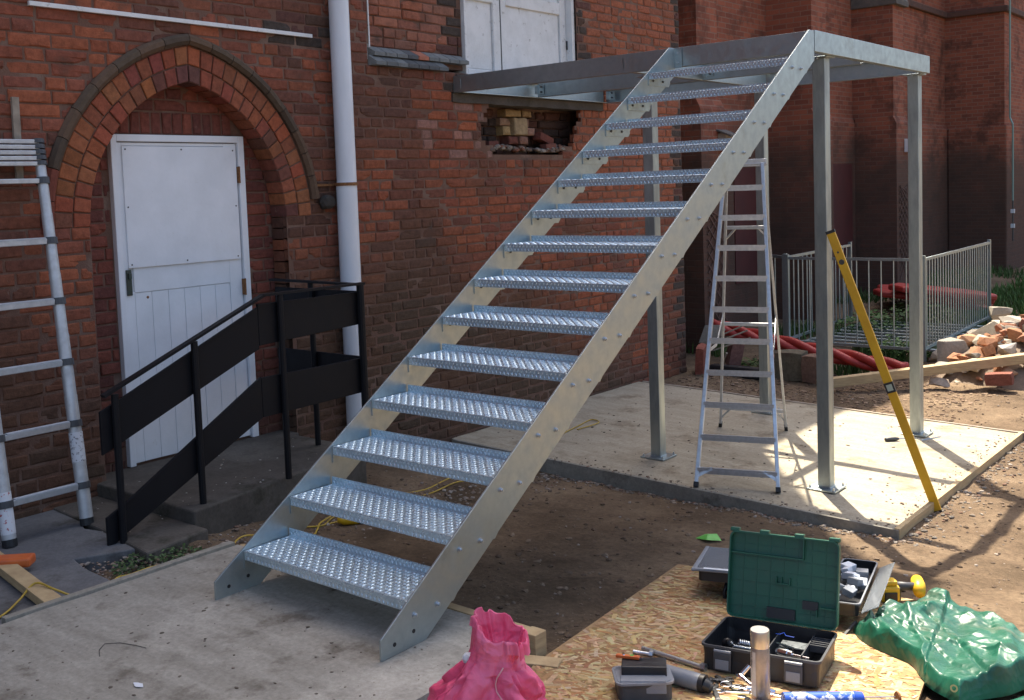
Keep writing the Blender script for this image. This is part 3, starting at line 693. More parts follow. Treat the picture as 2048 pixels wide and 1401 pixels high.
for i, zz in enumerate((.62, .95)):
    m = MB(); m.box(-2.15, -2.07, TY - .13, TY - .08, zz - .03, zz + .06); m.build('conduit_clip', MT['pvc'], ch)
def trellis(label, x, y0, y1, z0, z1):
    t = thing('trellis', label, 'trellis', (x, y0, z0)); n = max(3, int((z1 - z0) / .16)); w = y1 - y0
    for s in (0, 1):
        for i in range(n):
            a = z0 + (z1 - z0) * i / n; b = min(z1, a + w * .95)
            m = MB(); p, q = ((x + .008, y0, a), (x + .008, y1, b)) if s else ((x + .016, y1, a), (x + .016, y0, b)); m.bar(p, q, .022, .007, (1, 0, 0)); m.build('lattice_bar', MT['soot'], t)
trellis('dark lattice trellis on the nearest church buttress behind the stepladder', BX + .075, 9.50, 9.98, -.4, 1.5)
trellis('dark lattice trellis on the middle church buttress behind the spirit level', BX + .075, 13.2, 13.62, -.2, 1.5)
trellis('dark lattice trellis on the far church buttress beside the right-hand post', BX + .075, 16.84, 17.28, -.1, 1.66)
t = thing('bird_box', 'small pale box with a sloping dark lid on the nearest buttress', 'box', (BX + .07, 10.0, 2.3))
m = MB(); m.box(BX + .072, BX + .19, 9.86, 10.06, 2.28, 2.50); m.build('box_body', pm('pale_box_wood', (.32, .29, .25), .8), t, bevel=.005)
m = MB(); m.add([(BX + .06, 9.82, 2.56), (BX + .06, 10.1, 2.56), (BX + .28, 10.1, 2.47), (BX + .28, 9.82, 2.47), (BX + .06, 9.82, 2.535), (BX + .06, 10.1, 2.535), (BX + .28, 10.1, 2.445), (BX + .28, 9.82, 2.445)], [(0, 3, 2, 1), (4, 5, 6, 7), (3, 7, 6, 2), (0, 4, 7, 3), (1, 2, 6, 5), (0, 1, 5, 4)]); m.build('box_lid', MT['lead'], t)
m = MB(); m.box(BX + .072, BX + .15, 17.13, 17.33, 2.28, 2.53); tag(m.build('meter_box', MT['pvc'], bevel=.01), 'small white box on the far buttress beside the right-hand post', 'box')
m = MB(); m.box(NX + .062, NX + .2, 15.0, 15.25, 2.15, 2.36); tag(m.build('meter_box', MT['dgrey'], bevel=.01), 'small dark box on the church wall right of the middle post', 'box')

# ================================================================ STAIRCASE
G, RS, H1, SW = .2855, .19, .1896, 1.1069
SLOPE = RS / G
def sz(y): return .0877 + SLOPE * (y + .1643)          # top edge of a stringer
stair = thing('staircase', 'galvanised steel staircase with fourteen chequer plate treads', 'staircase', (.55, 0, 0))
for nm, x0, x1 in (('left', -.010, 0.0), ('right', SW - .010, SW)):
    m = MB(); yb = lambda y: SLOPE * (y - .0878)
    m.prism([(-.1643, 0), (.0878, 0), (4.10, yb(4.10)), (4.10, sz(4.02)), (4.02, sz(4.02)), (-.1643, .0877)], 'x', x0, x1)
    s = m.build('stringer', MT['galv'], stair, bevel=.0015)
    for yy, zz in ((-.09, .045), (.02, .062)):
        b = MB(); xx = x1 if nm == 'right' else x1
        b.lathe([(.009, 0), (.009, .0015)], 12, Matrix.Translation((xx, yy, zz)) @ Matrix.Rotation(R(90), 4, 'Y')); b.build('bolt_hole', MT['dark'], s)
def bump(m, c, d, u, n, L=.0125, W=.0045, H=.0032):
    """one raised lens of the chequer plate: c centre, d along, u across, n out of the plate"""
    c = Vector(c); d = Vector(d).normalized(); n = Vector(n); u = n.cross(d)
    m.add([c - d * L, c + u * W, c + d * L, c - u * W, c - d * L * .45 + n * H, c + d * L * .45 + n * H], [(0, 4, 5, 1), (1, 5, 2), (0, 3, 4), (3, 2, 5, 4)][:1] + [(1, 5, 2), (0, 3, 4), (3, 2, 5, 4)])
TD = .268; TW0, TW1 = .0065, SW - .0165
def tread_parts(parent, k):
    """plate with turned-down nose and turned-up back, the lens pattern and the end cleats of one tread, built at tread 1"""
    z = H1; t = .006
    m = MB()
    m.prism([(0, z - .045), (.0, z), (TD, z), (TD, z + .038), (TD + t, z + .038), (TD + t, z - t), (t, z - t), (t, z - .045)][::-1], 'x', TW0, TW1)
    plate = m.build('tread', MT['galv_tread'], parent, bevel=.0025)
    p = MB(); sp = .0262; nxn = int((TW1 - TW0 - .02) / sp)
    for i in range(nxn):
        for j in range(9):
            x = TW0 + .02 + i * sp; y = .022 + j * sp * 1.05
            s = 1 if (i + j) % 2 else -1
            bump(p, (x, y, z), (1, .25, 0) if s > 0 else (.32, 1, 0), None, (0, 0, 1), .0135 if s > 0 else .0105)
        x = TW0 + .02 + i * sp
        for zz in (.013, .033): bump(p, (x + (.013 if zz > .02 else 0), 0, z - zz), (.5 if zz > .02 else -.5, 0, -1), None, (0, -1, 0), .010)
        bump(p, (x, TD, z + .012), (.55, 0, -1), None, (0, -1, 0), .010); bump(p, (x + .013, TD, z + .028), (-.55, 0, -1), None, (0, -1, 0), .009)
    pat = tag(p.build('chequer_lenses', MT['galv_tread'], plate), kind='stuff')
    cl = []
    for x0, x1 in ((.0, .0065), (SW - .0165, SW - .010)):
        m = MB(); m.prism([(.0, z - .086), (0, z - .006), (TD + .03, z - .006), (TD + .03, z - .062), (TD + .008, z - .086)], 'x', x0 + .0002, x1 - .0002); c = m.build('tread_cleat', MT['galv'], plate); cl.append(c)
    bl = []
    for yy in (.028, .164):
        m = MB(); M = Matrix.Translation((SW, yy, z - .062)) @ Matrix.Rotation(R(90), 4, 'Y')
        m.lathe([(.013, 0), (.013, .002)], 16, M).lathe([(.0098, .002), (.0098, .009), (.008, .0105)], 6, M).lathe([(.005, .0105), (.005, .017)], 8, M); bl.append(m.build('bolt', MT['zinc'], plate))
        m = MB(); M = Matrix.Translation((.0065, yy + .03, z - .05)) @ Matrix.Rotation(R(90), 4, 'Y'); m.lathe([(.0085, 0), (.0085, .006), (.007, .0075)], 6, M); bl.append(m.build('nut', MT['iron'], plate))
    return [plate, pat] + cl + bl
base = tread_parts(stair, 0)
for k in range(1, 14):
    pl = copy_part(base[0], stair, (0, G * k, RS * k))
    for s in base[1:]: copy_part(s, pl)
# end angles fixing the stair to the front beam
for x0, x1 in ((-.010, .06), (SW - .075, SW - .010)):
    m = MB(); m.box(x0 + .001, x1, 4.096, 4.102, sz(4.02) - .15, sz(4.02) - .004); a = m.build('end_angle', MT['galv'], stair)
    for zz in (.04, .11):
        b = MB(); b.lathe([(.009, 0), (.009, .008)], 6, Matrix.Translation(((x0 + x1) / 2, 4.096, sz(4.02) - zz)) @ Matrix.Rotation(R(90), 4, 'X')); b.build('bolt', MT['zinc'], a)

# ================================================================ PLATFORM
PT, PB = 2.878, 2.732
plat = thing('steel_platform', 'galvanised steel platform frame on four square posts against the wall', 'platform', (0, 5.3, -.45))
def channel_x(name, y, x0, x1, face, z0=PB, z1=PT, fl=.055, t=.008, mat='galv'):
    """channel along x; face -1: web towards -y"""
    m = MB(); a = y; s = 1 if face < 0 else -1
    m.prism([(a, z0), (a + s * fl, z0), (a + s * fl, z0 + t), (a + s * t, z0 + t), (a + s * t, z1 - t), (a + s * fl, z1 - t), (a + s * fl, z1), (a, z1)], 'x', x0, x1)
    return m.build(name, MT[mat], plat, bevel=.002)
def channel_y(name, x, y0, y1, face, z0=PB, z1=PT, fl=.055, t=.008):
    m = MB(); s = -1 if face > 0 else 1
    m.prism([(x, z0), (x + s * fl, z0), (x + s * fl, z0 + t), (x + s * t, z0 + t), (x + s * t, z1 - t), (x + s * fl, z1 - t), (x + s * fl, z1), (x, z1)], 'y', y0, y1)
    return m.build(name, MT['galv'], plat, bevel=.002)
channel_x('front_beam', 4.108, WX + .012, 1.045, -1)
channel_y('side_beam', 1.109, 4.108, 6.54, 1)
channel_x('back_beam', 6.535, WX + .012, 1.045, 1)
channel_x('middle_joist', 5.255, WX + .075, .985, -1, PB + .004, PT - .006)
channel_y('wall_beam', WX + .012, 4.172, 6.47, -1)
channel_y('inner_joist', -.40, 4.172, 6.47, 1, PB + .003, PT - .005)
m = MB(); m.box(1.046, 1.103, 4.1, 4.1075, PB + .02, PT - .02); m.build('end_plate', MT['galv'], plat, bevel=.002)
for x, y, sy in ((-2.2, 4.165, 1), (-2.2, 5.245, 1), (-2.2, 5.32, 1), (-2.2, 6.47, -1), (-.47, 5.245, 1), (-.47, 4.168, 1), (.95, 5.245, 1), (-.36, 5.245, 1)):
    m = MB(); m.box(x, x + .06, y - .006, y, PB + .03, PT - .03).box(x - .006, x, y - .06, y, PB + .03, PT - .03); c = m.build('fixing_angle', MT['galv'], plat)
    for zz in (.05, .10):
        b = MB(); b.lathe([(.010, 0), (.010, .01), (.005, .01), (.005, .02)], 6, Matrix.Translation((x + .035, y - .006, PB + zz)) @ Matrix.Rotation(R(90), 4, 'X')); b.build('bolt', MT['iron'], c)
for x1, y0 in ((-.42, 4.432), (1.041, 4.432), (1.041, 6.446), (-.42, 6.446)):
    zb = slab2z(x1) + .004; m = MB(); m.box(x1 - .096, x1, y0, y0 + .09, zb + .012, PB - .010); po = m.build('post', MT['galv_post'], plat, bevel=.006, seg=3)
    m = MB(); m.box(x1 - .16, x1 + .064, y0 - .062, y0 + .155, zb, zb + .012); bp = m.build('base_plate', MT['galv'], po, bevel=.002)
    m = MB(); m.box(x1 - .10, x1 + .004, y0 - .004, y0 + .094, zb + .012, zb + .02); m.build('weld', MT['zinc'], po, bevel=.003)
    for dx, dy in ((-.14, -.042), (.044, -.042), (.044, .135), (-.14, .135)):
        b = MB(); b.lathe([(.011, 0), (.011, .009), (.006, .009), (.006, .022)], 6, Matrix.Translation((x1 + dx, y0 + dy, zb + .012))); b.build('anchor_bolt', MT['zinc'], po)
    m = MB(); m.box(x1 - .125, x1 + .03, y0 - .03, y0 + .12, PB - .010, PB - .001); m.build('cap_plate', MT['galv'], po, bevel=.002)
    b = MB(); b.lathe([(.010, 0), (.010, .01)], 6, Matrix.Translation((x1 - .05, y0 - .02, PB - .021))); b.build('cap_bolt', MT['zinc'], po)

# ================================================================ STEPLADDER
sl_ = thing('stepladder', 'tall aluminium stepladder standing open under the platform', 'ladder', (.4, 4.9, -.45))
FL, FR_ = Vector((.199, 3.93, slab2z(.2) + .02)), Vector((.753, 4.165, slab2z(.75) + .02))
TL, TR = Vector((.035, 4.80, 1.985)), Vector((.305, 4.915, 1.985))
RL, RR = Vector((-.545, 5.70, slab2z(-.5) + .02)), Vector((.005, 5.92, slab2z(0) + .02))
UL, UR = Vector((.0, 4.89, 1.93)), Vector((.27, 5.0, 1.93))
fn = (FR_ - FL).cross(TL - FL).normalized()
if fn.y > 0: fn = -fn
for a, b in ((FL, TL), (FR_, TR)):
    m = MB(); m.bar(a, b, .028, .07, fn); m.build('stile', MT['alu'], sl_, bevel=.003)
    m = MB(); m.bar(a - (b - a).normalized() * .018, a + (b - a).normalized() * .02, .036, .078, fn); m.build('foot', MT['dark'], sl_, bevel=.003)
for i in range(10):
    t = .047 + i * .0975; p = FL.lerp(TL, t); q = FR_.lerp(TR, t)
    m = MB(); m.bar(p, q, .085, .006, (0, 0, 1)).bar(p + fn * .040 - Vector((0, 0, .018)), q + fn * .040 - Vector((0, 0, .018)), .005, .045, (0, 0, 1)); st_ = m.build('step', MT['alu'], sl_)
    if i == 5:
        b = MB(); c0 = p.lerp(q, .42) + fn * .0435 - Vector((0, 0, .018)); c1 = p.lerp(q, .62) + fn * .0435 - Vector((0, 0, .018)); b.bar(c0, c1, .001, .024); b.build('sticker', MT['label'], st_)
    for e, s in ((p, 1), (q, -1)):
        for dz in (-.012, -.028):
            b = MB(); b.lathe([(.005, 0), (.004, .003)], 8, Matrix.Translation(e + fn * .036 + Vector((0, 0, dz))) @ Vector((0, 0, 1)).rotation_difference(fn).to_matrix().to_4x4()); b.build('rivet', MT['iron'], st_)
for e, s in ((FL, 1), (FR_, -1)):
    ax = (FR_ - FL).normalized() * s; up = (TL - FL).normalized()
    m = MB(); m.bar(e + up * .06 + fn * .03, e + up * .125 + ax * .11 + fn * .04, .022, .004, fn); m.build('corner_brace', MT['alu'], sl_)
m = MB(); m.bar(TL.lerp(UL, .5) + Vector((-.03, -.015, .03)), TR.lerp(UR, .5) + Vector((.03, .015, .03)), .16, .012, (0, 0, 1)).bar(TL + fn * .02 + Vector((-.03, -.012, .005)), TR + fn * .02 + Vector((.03, .012, .005)), .006, .06, (0, 0, 1)); m.build('top_cap', MT['alu'], sl_, bevel=.004)
for a, b in ((RL, UL), (RR, UR)):
    m = MB(); m.bar(a, b, .022, .042, fn); m.build('rear_leg', MT['alu_old'], sl_, bevel=.003)
    m = MB(); m.bar(a - (b - a).normalized() * .018, a + (b - a).normalized() * .03, .03, .05, fn); m.build('foot', MT['dark'], sl_, bevel=.003)
for t in (.075, .43, .80):
    m = MB(); m.bar(RL.lerp(UL, t), RR.lerp(UR, t), .03, .03, (0, 0, 1)); cb = m.build('rear_bar', MT['alu_old'], sl_, bevel=.003)
    if t != .43:
        ax = (RR - RL).normalized()
        for e, f, s in ((RL, UL, 1), (RR, UR, -1)):
            m = MB(); m.bar(e.lerp(f, t - .045), e.lerp(f, t) + ax * s * .09, .014, .014); m.build('bar_brace', MT['alu_old'], cb)
for a, b, c, d in ((FL, TL, RL, UL), (FR_, TR, RR, UR)):
    p = a.lerp(b, .40); q = c.lerp(d, .47); k = p.lerp(q, .5) - Vector((0, 0, .11)); m = MB(); m.bar(p, k, .006, .025).bar(k, q, .006, .025); m.build('spreader', MT['alu_old'], sl_)

# ================================================================ TELESCOPIC LADDER
tl = thing('telescopic_ladder', 'paint-spattered telescopic ladder leaning on the wall at the far left', 'ladder', (-1.8, -.05, -.06))
for b0, t0 in ((Vector((-1.80, .185, -.058)), Vector((-2.215, .245, 2.27))), (Vector((-1.80, -.275, -.058)), Vector((-2.215, -.215, 2.27)))):
    d = t0 - b0
    for i in range(6):
        m = MB(); p, q = b0 + d * (.015 + i * .157), b0 + d * min(.93, .015 + (i + 1) * .157 + .0); m.tube([p, q], .039 - i * .0017, 14); m.build('stile_section', MT['alu_old'], tl, smooth=True, autos=40)
    m = MB(); m.tube([b0, b0 + d * .018], .041, 14); m.build('foot', MT['dark'], tl)
    for i in range(11):
        f = (.10 + i * .157) if i < 6 else .93 + (i - 6) * .0145
        if i == 5: f = .885
        m = MB(); m.tube([b0 + d * (f - .0085 if i < 6 else f - .005), b0 + d * (f + .0085 if i < 6 else f + .006)], .047 - min(i, 6) * .0012, 14); m.build('collar', MT['dgrey'], tl)
br, bl_ = Vector((-1.80, .185, -.058)), Vector((-1.80, -.275, -.058)); dr = Vector((-.415, .06, 2.328))
for i in range(11):
    f = (.10 + i * .157) if i < 6 else .93 + (i - 6) * .0145
    if i == 5: f = .885
    m = MB(); h = .035 if i < 6 else .026
    if i == 5: h = .03
    m.bar(bl_ + dr * f, br + dr * f, .05, h, (0, 0, 1)); rg = m.build('rung', MT['alu_old'], tl, bevel=.004)
    if i < 5:
        m = MB(); m.bar(bl_ + dr * f + Vector((.012, .05, h / 2 + .003)), br + dr * f + Vector((.012, -.04, h / 2 + .003)), .03, .007, (0, 0, 1)); m.build('rung_grip', MT['label'], rg)
m = MB(); e = br + dr * .16; m.tube([e, e + dr * .075], .0400, 14, False); m.build('sticker', pm('pale_sticker', (.62, .64, .68), .5, c2=(.2, .2, .22), scale=60, lo=.55, hi=.6), tl, smooth=True)
e = bl_ + dr * .03
m = MB(); m.tube([e, e + dr * .10], .0402, 14, False); m.build('sticker', pm('red_lined_sticker', (.66, .67, .7), .5, c2=(.4, .1, .1), scale=40, lo=.6, hi=.64), tl, smooth=True)

# ================================================================ BLACK HANDRAIL
HX = -1.30
hr = thing('black_handrail', 'black metal handrail with wide boards around the door landing', 'handrail', (HX, 1, 0))
def hz(y): return .785 + (1.235 - .785) * (min(max(y, .12), 1.16) - .12) / 1.04
for x, y, z0 in ((HX, .13, -.09), (HX, .655, .02), (HX, 1.30, .03), (HX, 1.99, .03), (-1.84, 2.0, .03)):
    m = MB(); m.tube([(x, y, z0), (x, y, hz(y))], .021 if y != 1.99 else .026, 10); m.build('rail_post', MT['black'], hr)
m = MB(); m.bar((HX, .06, hz(.06) + .005), (HX, 1.17, 1.24), .045, .016).bar((HX, 1.165, 1.24), (HX, 2.02, 1.237), .045, .016); m.build('top_rail', MT['black'], hr)
m = MB(); m.bar((HX, 2.0, 1.23), (-2.29, 2.0, 1.238), .045, .016); m.build('end_rail', MT['black'], hr)
def hboard(name, pts, x0, x1):
    m = MB(); m.prism(pts, 'x', x0, x1); m.build(name, MT['black'], hr, bevel=.003)
hx0, hx1 = HX - .042, HX - .022
hboard('sloping_board', [(.05, .70), (.16, .745), (1.14, 1.165), (1.14, .90), (.16, .50), (.05, .455)], hx0, hx1)
hboard('sloping_board', [(.05, .10), (.16, .15), (1.14, .72), (1.14, .46), (.16, -.02), (.05, -.085)], hx0, hx1)
hboard('level_board', [(1.142, .92), (1.142, 1.185), (2.02, 1.18), (2.02, .955)], hx0, hx1)
hboard('level_board', [(1.142, .46), (1.142, .715), (2.02, .715), (2.02, .475)], hx0, hx1)
for z0, z1 in ((.96, 1.18), (.48, .72)):
    m = MB(); m.box(-2.28, HX - .045, 2.02, 2.04, z0, z1); m.build('end_board', MT['black'], hr, bevel=.003)
# ================================================================ SPIRIT LEVEL, SCREWDRIVER
lv = thing('spirit_level', 'long yellow spirit level leaning against the front right post', 'spirit level', (1.765, 4.6, -.55))
a, b = Vector((1.765, 4.60, -.545)), Vector((1.075, 4.415, 1.465)); d = b - a; fz = Vector((.35, -1, 0)).normalized()
m = MB(); m.bar(a, b, .028, .062, Vector((1, .25, 0))); m.build('level_body', MT['yellow'], lv, bevel=.004)
for f0, f1 in ((-.006, .006), (.994, 1.004)):
    m = MB(); m.bar(a + d * f0, a + d * f1, .032, .066, Vector((1, .25, 0))); m.build('end_cap', MT['dark'], lv)
s_ = d.normalized().cross(Vector((1, .25, 0))).normalized()
if s_.y > 0: s_ = -s_
m = MB(); p = a + d * .44; m.bar(p - d * .018, p + d * .018, .036, .064, Vector((1, .25, 0))); m.build('vial_window', MT['dark'], lv)
m = MB(); m.bar(p - d * .011, p + d * .011, .040, .04, Vector((1, .25, 0))); m.build('vial', pm('vial_glass', (.35, .42, .36), .2), lv)
for f in (.89, .925):
    m = MB(); M = Matrix.Translation(a + d * f + s_ * .0142) @ Vector((0, 0, 1)).rotation_difference(s_).to_matrix().to_4x4(); m.lathe([(.02 if f < .9 else .008, 0), (.018 if f < .9 else .007, .002)], 14, M); m.build('end_vial', MT['iron'], lv)
t = thing('screwdriver', 'black handled screwdriver lying at the foot of the far right post', 'screwdriver', (.9, 6.1, -.46))
z = slab2z(.95) + .02
m = MB(); m.tube([(.86, 6.06, z), (.875, 6.075, z), (.93, 6.13, z), (.95, 6.15, z)], [.012, .019, .018, .010], 10); m.build('handle', MT['iron'], t, smooth=True)
m = MB(); m.tube([(.95, 6.15, z), (1.06, 6.26, z - .008)], .005, 6); m.build('shank', MT['zinc'], t)
m = MB(); m.tube([(1.03, 6.28, slab2z(1) + .02), (1.13, 6.20, slab2z(1) + .02), (1.24, 6.36, slab2z(1) + .03)], .006, 6); tag(m.build('bent_rod', MT['zinc']), 'thin bent metal rod on the base plate of the far right post', 'rod')

# ================================================================ PINK SACK
sk = thing('pink_sack', 'bright pink woven rubble sack standing on the slab, neck open', 'sack', (1.88, -.42, 0))
def crinkle(n, L, P, b, s, st):
    """sharp facets of creased sheet plastic, as bump"""
    nz = N(n, 'ShaderNodeTexNoise', Scale=s * .5, Detail=2.0); L.new(P, nz.inputs['Vector'])
    mv = mixc(n, L, .12, P, nz.outputs['Color'])
    prev = None
    for sc_, k in ((s, 1.0), (s * 2.6, .45)):
        v = N(n, 'ShaderNodeTexVoronoi', Scale=sc_); L.new(mv, v.inputs['Vector'])
        bp = N(n, 'ShaderNodeBump', Strength=st * k, Distance=.02); L.new(v.outputs['Distance'], bp.inputs['Height'])
        if prev: L.new(prev, bp.inputs['Normal'])
        prev = bp.outputs[0]
    L.new(prev, b.inputs['Normal'])
def film(n, L, b, col_, f):
    """thin sheet: some of the light passes through"""
    t = n.nodes.new('ShaderNodeBsdfTranslucent'); L.new(col_, t.inputs[0]); mx = n.nodes.new('ShaderNodeMixShader'); mx.inputs[0].default_value = f
    L.new(b.outputs[0], mx.inputs[1]); L.new(t.outputs[0], mx.inputs[2]); L.new(mx.outputs[0], n.nodes['Material Output'].inputs[0])
def pinkmat():
    m, n, b, L = nodes('pink_woven_plastic'); P = pos(n)
    n1 = N(n, 'ShaderNodeTexNoise', Scale=7.0, Detail=5.0); L.new(P, n1.inputs['Vector'])
    r1 = ramp(n, [(.35, (.80, .085, .21)), (.65, (.88, .21, .37))]); L.new(n1.outputs[0], r1.inputs[0]); L.new(r1.outputs[0], b.inputs['Base Color'])
    b.inputs['Roughness'].default_value = .42; b.inputs['Subsurface Weight'].default_value = .12; b.inputs['Subsurface Radius'].default_value = (.05, .02, .02)
    crinkle(n, L, P, b, 16, .6); film(n, L, b, r1.outputs[0], .22); return m
MT['pink'] = pinkmat()
SC = Vector((1.875, -.435, 0)); NA = 180
PR = [(0, .165), (.03, .182), (.09, .185), (.15, .175), (.20, .157), (.245, .132), (.285, .104), (.315, .079), (.335, .068), (.355, .064), (.385, .066), (.425, .069)]
rs_ = random.Random(11); SFOLD = []
for k in range(70):
    an = rs_.uniform(-1.2, 1.2); SFOLD.append((math.cos(an), math.sin(an), rs_.uniform(-3.14, 3.14), rs_.uniform(.05, .30), rs_.uniform(-.010, .012)))
def sack_pt(u, a):
    """point of the sack wall at profile position u (0..1) and angle a"""
    k = u * (len(PR) - 1); i = min(int(k), len(PR) - 2); t = k - i; z = PR[i][0] + (PR[i + 1][0] - PR[i][0]) * t; r = PR[i][1] + (PR[i + 1][1] - PR[i][1]) * t
    c, s = math.cos(a), math.sin(a); q = Vector((c * 2.1, s * 2.1, z * 1.2))
    ple = 1 - abs(noise.noise(Vector((c * 2.2, s * 2.2, z * 2.2 + 4)))) * 2          # pleats drawn in at the neck
    ple2 = 1 - abs(noise.noise(Vector((c * 4.6 + z * 5, s * 4.6, z * 4 + 1)))) * 2
    f = math.exp(-((z - .35) / .06) ** 2)
    big = noise.noise(q) * .16 + noise.noise(q * 2.3 + Vector((0, 0, 7))) * .09
    dent = -.16 * max(0, 1 - abs(noise.noise(Vector((c * 1.7 + 2 + z * 4, s * 1.7 - z * 3, z * 7)))) * 5) * (1 - f)
    w = 1 + big * 1.25 * (1 - .5 * f) + dent * 1.2 + f * (.09 * ple + .05 * ple2 - .05)
    ex = .72; x = r * 1.12 * math.copysign(abs(c) ** ex, c); y = r * .80 * math.copysign(abs(s) ** ex, s)
    x, y = (x * .8 - y * .6) * w, (x * .6 + y * .8) * w
    ln = (z / .4) ** 2
    zz = z + (.03 * noise.noise(Vector((c * 2, s * 2, 3))) + .05 * (-c * .8 + s * .5)) * max(0, (u - .72) / .28)
    dd = 0
    for fa, fz, c0, wd, am in SFOLD:
        t_ = abs(math.remainder(a - c0, 2 * math.pi) * fa + (z - .2) * 6 * fz) / wd
        if t_ < 1: dd += am * (1 - t_)
    n_ = Vector((x, y, 0)).normalized(); x += n_.x * dd * (.35 if z > .29 else 1); y += n_.y * dd * (.35 if z > .29 else 1)
    return Vector((SC.x + x + .055 * ln, SC.y + y + .030 * ln, zz))
m = MB(); NR = 84; vs = [sack_pt(i / NR, 2 * math.pi * k / NA) for i in range(NR + 1) for k in range(NA)]
m.add(vs, [(i * NA + k, i * NA + (k + 1) % NA, (i + 1) * NA + (k + 1) % NA, (i + 1) * NA + k) for i in range(NR) for k in range(NA)] + [tuple(range(NA))[::-1]]); m.build('sack_body', MT['pink'], sk, smooth=True)
top = vs[-NA:]; cen = sum(top, Vector()) / NA
m = MB(); vs = []      # hem folded outwards
for f, dz in ((1.0, 0), (1.04, .004), (1.10, -.003), (1.16, -.034)): vs += [cen + (p - cen) * f + Vector((0, 0, dz + .008 * noise.noise(p * 30) * f)) for k, p in enumerate(top)]
m.add(vs, [(i * NA + k, i * NA + (k + 1) % NA, (i + 1) * NA + (k + 1) % NA, (i + 1) * NA + k) for i in range(3) for k in range(NA)]); m.build('sack_hem', MT['pink'], sk, smooth=True)
m = MB(); vs = []
for f, dz in ((.985, -.001), (.86, -.04), (.62, -.085), (.2, -.11)): vs += [cen + (p - cen) * f + Vector((0, 0, dz)) for p in top]
m.add(vs, [(i * NA + k, (i + 1) * NA + k, (i + 1) * NA + (k + 1) % NA, i * NA + (k + 1) % NA) for i in range(3) for k in range(NA)] + [tuple(range(3 * NA, 4 * NA))]); m.build('sack_lining', MT['pink'], sk, smooth=True)
ca = -1.1
m = MB(); m.tube([sack_pt(u, ca + .25 * math.sin(u * 9)) + Vector((.3, -.9, .2)).normalized() * .004 for u in (.66, .6, .55, .5, .45, .4, .36, .3)], .0022, 6); m.build('tie_string', pm('pink_string', (.75, .42, .45), .7), sk, smooth=True)
def sack_face(z, side):
    """angle of the sack wall at height z that looks sideways (side=1) and towards the viewer's place"""
    tgt = Vector((-.776, -.63)) * side + Vector((.63, -.776)) * (1 - side * .45); best = None
    u = next(i for i in range(len(PR)) if PR[i][0] >= z) / (len(PR) - 1)
    for k in range(180):
        a = 2 * math.pi * k / 180; p = sack_pt(u, a); d = Vector((p.x - SC.x, p.y - SC.y)); s = d.normalized().dot(tgt)
        if best is None or s > best[0]: best = (s, a, u)
    return best[1], best[2]
a0, u0 = sack_face(.15, .62)                       # scrawled figures on the side of the sack
GL = {'3': [(0, 0), (.8, .05), (.5, .5), (.9, .75), (.2, 1)], ':': [(.4, .25), (.42, .3)], '.': [(.4, .75), (.42, .8)], '2': [(.1, .2), (.5, 0), (.9, .25), (.1, 1), (.9, 1)]}
for i, chs in enumerate(('3', ':.', '2', '2')):
    m = MB()
    for cch in chs:
        m.tube([sack_pt(u0 + .055 - .045 * i - .03 * p[0], a0 + .07 * p[1]) + Vector((-.1, -1, .1)) * .0015 for p in GL[cch]], .0014, 5)
    m.build('pen_mark', pm('dark_red_ink', (.12, .01, .02), .6), sk)
m = MB(); m.lump(tuple(sack_pt(.70, 3.2)), .018, .018, .02, 5, .3); m.build('tie_knot', MT['pvc'], sk)

# ================================================================ OSB SHEET
OA, OB = -.03, -.107
def oz(x, y): return OA + OB * y
OSB = [(1.53, .28), (1.185, 1.99), (2.545, 2.33), (2.80, 1.09), (2.97, .30), (1.66, -.05)]
ob = thing('osb_sheet', 'large flaked strand board sheet spread with tools on the soil', 'board', (2, 1, oz(2, 1) - .02))
m = MB(); n = len(OSB)
m.add([(x, y, oz(x, y) - .0012) for x, y in OSB] + [(x, y, oz(x, y) - .018) for x, y in OSB], [tuple(range(n))[::-1], tuple(range(n, 2 * n))] + [(i, (i + 1) % n, n + (i + 1) % n, n + i) for i in range(n)])
m.build('sheet', pm('osb_core', (.34, .22, .105), .8, c2=(.26, .15, .07), scale=30), ob)
def inside(p, poly):
    c = False; j = len(poly) - 1
    for i in range(len(poly)):
        if (poly[i][1] > p[1]) != (poly[j][1] > p[1]) and p[0] < (poly[j][0] - poly[i][0]) * (p[1] - poly[i][1]) / (poly[j][1] - poly[i][1]) + poly[i][0]: c = not c
        j = i
    return c
fl = MB(); OC = [(.47, .33, .17), (.40, .26, .12), (.54, .41, .24), (.34, .19, .085), (.44, .29, .14), (.29, .15, .07), (.50, .36, .19), (.38, .20, .09)]
cnt = 0
while cnt < 6500:
    x, y = random.uniform(1.15, 3.0), random.uniform(-.08, 2.36)
    if not inside((x, y), OSB): continue
    L = random.uniform(.02, .06); W = random.uniform(.004, .014); a = random.gauss(.5, .9); dx, dy = math.cos(a), math.sin(a)
    pts = [(x - dx * L - dy * W * .7, y - dy * L + dx * W * .7), (x - dx * L * .8 + dy * W, y - dy * L * .8 - dx * W), (x + dx * L + dy * W * .6, y + dy * L - dx * W * .6), (x + dx * L * .85 - dy * W, y + dy * L * .85 + dx * W)]
    if not all(inside(p, OSB) for p in pts): continue
    h = random.uniform(0, .0016); fl.tone = tuple(c * random.uniform(.85, 1.1) for c in random.choice(OC))
    fl.add([(p[0], p[1], oz(*p) + h + random.uniform(0, .0004)) for p in pts], [(0, 1, 2, 3)]); cnt += 1
MT['osb'] = tone_mat('osb_strands', rough=.7, grain=(.8, 1.15), gscale=60, bump=.2, bscale=150)
tag(fl.build('wood_strands', MT['osb'], ob), kind='stuff')

